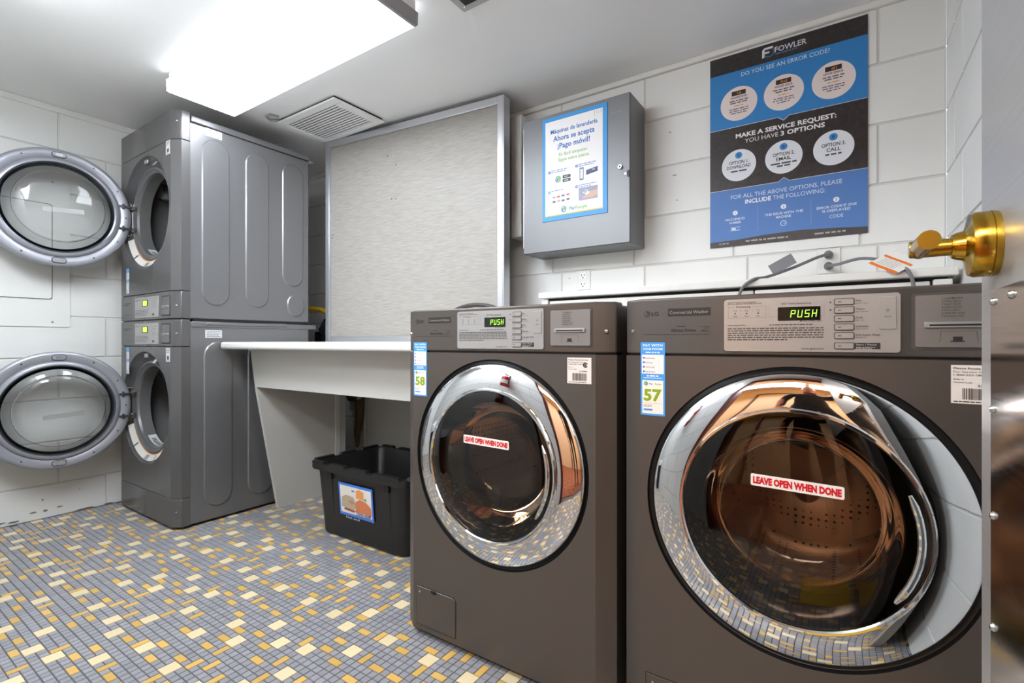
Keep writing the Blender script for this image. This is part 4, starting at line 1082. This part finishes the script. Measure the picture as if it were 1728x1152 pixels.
def cord(pts, plug, label, tag):
    t = thing('power_cord', label, 'cord', plug)
    pts = [tuple(Vector(p) - Vector(plug)) for p in pts]
    cu = []
    P4 = [pts[0]] + pts + [pts[-1]]
    for i in range(1, len(P4) - 2):
        a, b, c, d = [Vector(q) for q in P4[i - 1:i + 3]]
        for k in range(8):
            s = k / 8; cu.append(.5 * ((2 * b) + (c - a) * s + (2 * a - 5 * b + 4 * c - d) * s * s + (3 * b - a - 3 * c + d) * s ** 3))
    cu.append(Vector(pts[-1]))
    mb = MB(); mb.tube(cu, .0052, M_cord, 10); mb.build('cable', t)
    mb = MB(); mb.lathe([(0, .0), (.013, .0), (.015, -.004), (.0145, -.014), (.010, -.022), (.006, -.026), (0, -.026)], (0, .012, 0), 'y', 16, M_cord); mb.build('plug', t)
    if tag == 'grey':
        mb = MB(); M = Matrix.Translation((-.128, -.186, -.055)) @ Matrix.Rotation(math.radians(-28), 4, 'Y') @ Matrix.Rotation(math.radians(12), 4, 'X')
        mb.box(-.040, .040, -.001, .001, -.012, .026, ink((132, 132, 136)), M); mb.build('cable_tag', t)
    else:
        M = Matrix(((.78, .70, .1, .172), (-.16, .34, -.9, -.266), (-.56, .40, .3, -.038), (0, 0, 0, 1)))
        mb = MB(); w = ink((228, 226, 222)); o_ = ink((226, 118, 40)); N_ = 8
        f = lambda u, v: (u, v, .006 * math.sin(u * 40))
        for i in range(N_):
            u0, u1 = -.04 + .08 * i / N_, -.04 + .08 * (i + 1) / N_
            for v0, v1, mm in ((-.044, -.032, o_), (-.032, .010, w), (.010, .020, o_), (.020, .048, w)):
                mb.quad(f(u0, v0), f(u1, v0), f(u1, v1), f(u0, v1), mm, M)
        for k in range(5):
            v = -.026 + .007 * k; mb.quad(*[(u, vv, .006 * math.sin(u * 40) + .0006) for u, vv in ((-.030, v), (.02, v), (.02, v + .0012), (-.030, v + .0012))], ink((120, 118, 116)), M)
        mb.build('warning_tag', t, label='white paper warning tag with orange bars')
    return t
cord([(-.049, 2.128, 1.207), (-.085, 2.085, 1.190), (-.15, 2.0, 1.150), (-.22, 1.90, 1.112), (-.262, 1.862, 1.100), (-.30, 1.860, 1.06), (-.312, 1.8605, .95), (-.32, 1.8605, .6)], (-.049, 2.14, 1.207), 'grey power cord with a grey tag, from the upper socket under the poster', 'grey')
cord([(-.049, 2.128, 1.165), (-.02, 2.09, 1.162), (.04, 2.02, 1.166), (.09, 1.96, 1.150), (.13, 1.89, 1.118), (.155, 1.861, 1.098), (.168, 1.860, 1.05), (.17, 1.8605, .95), (.172, 1.8605, .6)], (-.049, 2.14, 1.165), 'grey power cord with a white and orange warning tag, from the lower socket', 'warn')

# ------------------------------------------------------------------ small fittings left of the cabinet
t = thing('wire_cover', 'narrow white boxed wire cover on the wall between board and cabinet', 'cover', (-1.39, 2.05, 1.41))
mb = MB(); mb.box(0, .062, 0, .113, 0, .60, M_trimw); mb.build('box', t, bevel=.004)
mb = MB(); mb.box(-.002, .064, -.002, .113, .598, .606, M_trimw); mb.build('cap', t, bevel=.002)
t = thing('conduit_elbow', 'short grey metal conduit elbow leaving the lower left of the steel cabinet', 'conduit', (-1.30, 2.08, 1.37))
mb = MB(); mb.tube([(.032, 0, .005), (.0, 0, .002), (-.02, .005, -.004), (-.028, .03, -.006), (-.028, .083, -.006)], .022, M_cab, 14); mb.build('pipe', t)
mb = MB(); mb.lathe([(.022, 0), (.029, 0), (.029, .012), (.022, .012)], (.012, 0, .004), 'x', 16, M_steel); mb.build('lock_nut', t)

t = thing('wall_board', 'plain grey-white board on the back wall under the folding table', 'board', (-2.637, YB, 0))
mb = MB(); mb.box(0, 1.45, -.022, -.002, .0, .80, M_tabp); mb.build('sheet', t, bevel=.002)
mb = MB(); mb.box(-.004, .03, -.026, -.002, .0, .80, M_tabp); mb.build('edge_strip', t, bevel=.002)

t = thing('drain_pipe', 'dark drain trap with a rusty downpipe on the wall under the table', 'pipe', (-2.63, 2.12, 0))
mb = MB(); mb.tube([(-.11, 0, .62), (-.105, -.01, .55), (-.08, -.012, .522), (-.04, -.012, .525), (.01, -.012, .545), (.045, -.012, .56), (.045, -.012, .62)], .028, M_pipe, 14); mb.build('trap', t)
mb = MB(); mb.tube([(.015, -.014, .54), (.01, -.014, .42), (-.012, -.012, .30), (-.015, -.01, .2)], [.03, .027, .022, .012], M_rust, 14); mb.build('downpipe', t)
mb = MB(); mb.lathe([(0, -.022), (.022, -.022), (.026, -.006), (.026, .01)], (.02, -.036, .535), 'y', 14, M_steel); mb.build('clean_out', t)

t = thing('gas_hose', 'yellow flexible gas hose running behind the graphite dryer', 'hose', (-2.86, 1.80, 1.09))
mb = MB(); mb.tube([(-.06, .12, .01), (-.02, .14, .012), (.06, .15, .005), (.11, .15, -.01), (.18, .15, -.02), (.28, .15, -.03)], .016, M_hose, 12); mb.build('hose', t)
mb = MB(); mb.lathe([(.0, -.03), (.022, -.03), (.022, .0), (.018, .02), (0, .02)], (-.07, .12, .01), 'x', 12, M_steel); mb.build('coupling', t)
mb = MB(); mb.box(-.052, -.028, .125, .3655, -.012, .026, M_steel); mb.build('wall_clip', t)
t = thing('gas_valve', 'black valve with two dark cables on the back wall behind the dryer', 'valve', (-2.97, 2.165, .84))
mb = MB(); mb.box(-.09, .0, -.09, -.001, 0, .12, M_rub); mb.lathe([(0, .12), (.03, .12), (.03, .15), (0, .15)], (-.045, -.05, 0), 'z', 14, M_rub); mb.build('body', t, bevel=.008)
for dx in (-.01, .02):
    mb = MB(); mb.tube([(dx - .02, -.06, .08), (dx + .01, -.10, .11), (dx + .02, -.10, .16), (dx + .015, -.07, .20), (dx + .015, -.004, .21)], .010, mat('dark_cable', (50, 54, 66), .5), 8); mb.build('cable', t)
t = thing('drain_hose', 'dark hose arching just above the top of the washer numbered 58', 'hose', (-1.39, 1.76, .888))
mb = MB(); mb.tube([(-.24 * math.cos(PI * i / 20), 0, .012 + .155 * math.sin(PI * i / 20)) for i in range(21)], .010, M_pipe, 10); mb.build('hose', t)

# ================================================================== DOOR WITH BRASS LEVER
DXF = .1325
mb = MB(); mb.box(0, .045, -.835, 0, .008, 2.0, M_doorst)
door = struct(mb.build('door_1', bevel=.002, loc=(DXF, .784, 0)))
mb = MB(); mb.box(-.0018, 0, -.80, -.054, .012, .942, M_plate); kp = mb.build('kick_plate', door, label='mirror-bright steel kick plate')
mb = MB(); prof = [(0, -.0052), (.003, -.0045), (.0048, -.0018)]
sc0 = None
for y, z in ((-.066, .930), (-.066, .816), (-.066, .703), (-.066, .585), (-.066, .47), (-.135, .932), (-.25, .932), (-.37, .932)):
    if sc0 is None:
        mb = MB(); mb.lathe(prof, (0, 0, 0), 'x', 12, M_steel); o = mb.build('screw', kp); sc0 = o.data
    else:
        o = bpy.data.objects.new('screw', sc0); COL.objects.link(o); o.parent = kp
    o.location = (0, y, z)
hz, hy = .991, -.069
mb = MB(); mb.lathe([(0, .0), (.0335, .0), (.0345, -.003), (.0345, -.0055), (.0338, -.006), (.0345, -.0065), (.0345, -.018), (.0325, -.022), (.020, -.0245), (.0165, -.026)], (0, hy, hz), 'x', 48, M_brass); ro = mb.build('lever_rosette', door, label='round brass lever rosette')
mb = MB(); mb.lathe([(.0175, -.023), (.0160, -.026), (.0145, -.032), (.0125, -.036), (.0095, -.037)], (0, hy, hz), 'x', 32, M_brass); mb.build('neck', ro)
mb = MB(); mb.lathe([(.0095, -.036), (.0095, -.071), (.0085, -.0722), (0, -.0722)], (0, hy, hz), 'x', 28, M_brass); mb.build('lever_stem', ro)
mb = MB(); mb.tube([(-.0625, hy + .010, hz), (-.0625, hy - .03, hz), (-.0625, hy - .075, hz - .002)], .0095, M_brass, 24); mb.build('lever_arm', ro)

# ================================================================== BEHIND THE CAMERA, SEEN IN THE CHROME
t = thing('fire_extinguisher', 'red fire extinguisher on the front block wall, reflected in the washer ring', 'extinguisher', (-1.36, YF + .075, 1.0))
mb = MB(); mb.lathe([(0, 0), (.055, 0), (.06, .01), (.06, .30), (.05, .34), (.022, .365), (.018, .38), (0, .38)], (0, 0, 0), 'z', 24, M_red); mb.build('cylinder', t)
mb = MB(); mb.lathe([(.016, .375), (.020, .38), (.020, .41), (0, .412)], (0, 0, 0), 'z', 16, M_steel); mb.box(-.012, .012, -.02, .09, .41, .418, M_rub); mb.box(-.012, .012, -.02, .08, .436, .444, M_rub); mb.build('valve_lever', t, bevel=.002)
mb = MB(); mb.tube([(.02, 0, .395), (.07, .01, .40), (.085, .02, .33), (.075, .03, .2), (.072, .03, .1)], .011, M_rub, 10); mb.build('hose', t)
mb = MB(); mb.lathe([(.0608, .10), (.0608, .22)], (0, 0, 0), 'z', 20, ink((216, 210, 200)), math.radians(20), math.radians(160)); mb.build('label', t)
mb = MB(); mb.box(-.03, .03, -.073, -.055, .18, .40, M_steel); mb.build('wall_bracket', t)
t = thing('trash_can', 'tall black trash can by the front wall, seen in the chrome ring', 'bin', (-2.45, YF + .18, 0))
mb = MB(); mb.lathe([(0, 0), (.13, 0), (.16, .5), (.17, .51), (.165, .52), (.15, .51), (.12, .02), (0, .02)], (0, 0, 0), 'z', 32, M_bin); mb.build('can', t)
mb = MB(); mb.lathe([(.172, .44), (.176, .50), (.172, .525), (.155, .53), (.148, .45)], (0, 0, 0), 'z', 32, mat('bag_white', (224, 226, 228), .35, bump=.5, bscale=30)); mb.build('bag_liner', t)
t = thing('floor_mat', 'yellow rubber floor mat just inside the doorway', 'mat', (0, .36, 0))
mb = MB(); mb.prism(rrect(-.1, .115, -.16, .16, .015), 0, .006, mat('yellow_rubber', (206, 164, 30), .5, bump=.3, bscale=60), 'z', .003); mb.build('mat', t)
t = thing('hallway_light', 'warm round ceiling lamp in the hallway outside the doorway', 'light', (-.25, -1.0, 2.35))
mb = MB(); mb.lathe([(.19, 0), (.19, -.03), (.15, -.06), (0, -.075)], (0, 0, 0), 'z', 32, M_halll); mb.build('globe', t)
mb = MB(); mb.lathe([(.20, 0), (.205, -.03), (.19, -.032)], (0, 0, 0), 'z', 32, M_brass); mb.build('rim', t)
t = thing('hallway_door', 'pale panelled door in the far wall of the hallway, reflected only', 'door', (-.95, HY, 0))
mb = MB(); mb.box(0, .8, .002, .03, 0, 2.0, ink((214, 190, 160))); mb.build('leaf', t, bevel=.003)
mb = MB(); mb.box(-.06, 0, .002, .045, 0, 2.06, ink((90, 66, 50))); mb.box(.8, .86, .002, .045, 0, 2.06, ink((90, 66, 50))); mb.box(0, .8, .002, .045, 2.0, 2.06, ink((90, 66, 50))); mb.build('casing', t)
mb = MB(); mb.lathe([(0, .03), (.02, .035), (.026, .06), (.02, .08), (0, .085)], (.72, 0, 1.0), 'y', 16, M_brass); mb.build('knob', t)

# the photographer, seen only as a reflection: bald, black T-shirt, one arm raised
def skin_mesh(joints, edges):
    me = bpy.data.meshes.new('figure'); me.from_pydata([j[0] for j in joints], edges, [])
    ob = bpy.data.objects.new('figure', me); COL.objects.link(ob)
    ob.modifiers.new('skin', 'SKIN'); sd = me.skin_vertices[0].data
    for i, j in enumerate(joints): sd[i].radius = (j[1], j[2] if len(j) > 2 else j[1])
    sd[0].use_root = True
    sb = ob.modifiers.new('sub', 'SUBSURF'); sb.levels = 2; sb.render_levels = 2
    ev = ob.evaluated_get(bpy.context.evaluated_depsgraph_get())
    r = bpy.data.meshes.new_from_object(ev)
    out = ([tuple(v.co) for v in r.vertices], [tuple(p.vertices) for p in r.polygons])
    bpy.data.objects.remove(ob); bpy.data.meshes.remove(r); bpy.data.meshes.remove(me)
    return out
def person(loc):
    J = [((0, 0, .96), .15, .11), ((0, .0, 1.10), .155, .11), ((0, 0, 1.28), .17, .115), ((0, 0, 1.42), .14, .10), ((0, .0, 1.50), .06), ((0, .02, 1.57), .055),
         ((-.19, 0, 1.42), .062), ((-.25, .0, 1.16), .048), ((-.24, .10, .93), .035), ((-.235, .13, .86), .036, .022),
         ((.19, 0, 1.44), .062), ((.33, .10, 1.60), .048), ((.34, .20, 1.82), .035), ((.34, .21, 1.90), .036, .022),
         ((-.10, 0, .90), .092), ((-.11, .01, .50), .062), ((-.11, -.01, .09), .045), ((-.115, .12, .035), .042, .03),
         ((.10, 0, .90), .092), ((.11, .01, .50), .062), ((.11, -.01, .09), .045), ((.115, .12, .035), .042, .03)]
    E = [(0, 1), (1, 2), (2, 3), (3, 4), (4, 5), (3, 6), (6, 7), (7, 8), (8, 9), (3, 10), (10, 11), (11, 12), (12, 13), (0, 14), (14, 15), (15, 16), (16, 17), (0, 18), (18, 19), (19, 20), (20, 21)]
    t = thing('person', 'bald person in a black T-shirt with one arm raised, reflected in the chrome', 'person', loc)
    mb = MB(); vs, fs = skin_mesh(J, E)
    for f in fs:
        c = sum((Vector(vs[i]) for i in f), Vector()) / len(f)
        m = M_skin
        if c.z < .98 and abs(c.x) < .21: m = M_jean
        elif c.z < 1.51 and abs(c.x) < .235 and c.z > .95: m = M_shirt
        elif .235 <= abs(c.x) < .29 and c.z > 1.24: m = M_shirt
        if c.z < .085: m = M_rub
        mb.f.append(tuple(f)); mb.mi.append(mb._m(m))
    mb.v = list(vs)
    for (px, py, pz), up, sg in (((-.235, .13, .86), -1, -1), ((.34, .21, 1.90), 1, 1)):
        for k, ln in enumerate((.065, .078, .082, .072, .058)):
            if k == 0: pts = [((px - sg * .02, py + .01, pz - up * .01), .010), ((px - sg * .05, py + .03, pz + up * .02), .009), ((px - sg * .055, py + .045, pz + up * .05), .008)]
            else:
                x = px - sg * .028 + sg * .0175 * (k - 1) + 0
                pts = [((x, py, pz + up * .02), .010), ((x, py + .012, pz + up * (.04 + ln * .45)), .009), ((x, py + .032, pz + up * (.04 + ln * .85)), .0078)]
            a, b = skin_mesh(pts, [(0, 1), (1, 2)]); mb.add(a, b, M_skin)
    # head
    H0 = Vector((0, .03, 1.665)); hv = []; n1, n2 = 24, 16; hf = []
    for j in range(n2 + 1):
        ph = PI * j / n2
        for i in range(n1):
            th = 2 * PI * i / n1; x, y, z = math.sin(ph) * math.cos(th), math.sin(ph) * math.sin(th), math.cos(ph)
            w = .076 * (1 - .16 * max(0, -z)); d = .098 * (1 - .08 * max(0, -z)); q = Vector((x * w, y * d, z * .118))
            if y > .85 and -.35 < z < .15: q.y += .020 * math.exp(-((x / .16) ** 2)) * (1 - abs(z + .1) / .3 if abs(z + .1) < .3 else 0)
            if y > .6 and .02 < z < .22: q.y -= .008 * math.exp(-(((abs(x) - .4) / .16) ** 2))
            hv.append(tuple(H0 + q))
    for j in range(n2):
        for i in range(n1): hf.append((j * n1 + i, j * n1 + (i + 1) % n1, (j + 1) * n1 + (i + 1) % n1, (j + 1) * n1 + i))
    mb.add(hv, hf, M_skin)
    for s in (1, -1):
        mb.lathe([(0, -.006), (.016, -.006), (.026, .0), (.016, .006), (0, .006)], (s * .077, .02, 1.655), 'x', 14, M_skin)
    mb.build('body', t, smooth=60, recalc=False)
    mb = MB()
    for s in (1, -1): mb.lathe([(0, .012), (.008, .009), (.012, 0)], (s * .031, .110, 1.678), 'y', 12, ink((236, 234, 230))); mb.lathe([(0, .0135), (.005, .0125), (.006, .011)], (s * .031, .110, 1.678), 'y', 10, ink((50, 40, 34)))
    mb.build('eyes', t)
    mb = MB(); mb.lathe([(0, .002), (.022, 0)], (0, .124, 1.612), 'y', 16, ink((150, 80, 76)), M=Matrix.Translation((0, 0, 1.612)) @ Matrix.Scale(.3, 4, (0, 0, 1)) @ Matrix.Translation((0, 0, -1.612))); mb.build('mouth', t)
    return t
person((-.05, -.62, 0))
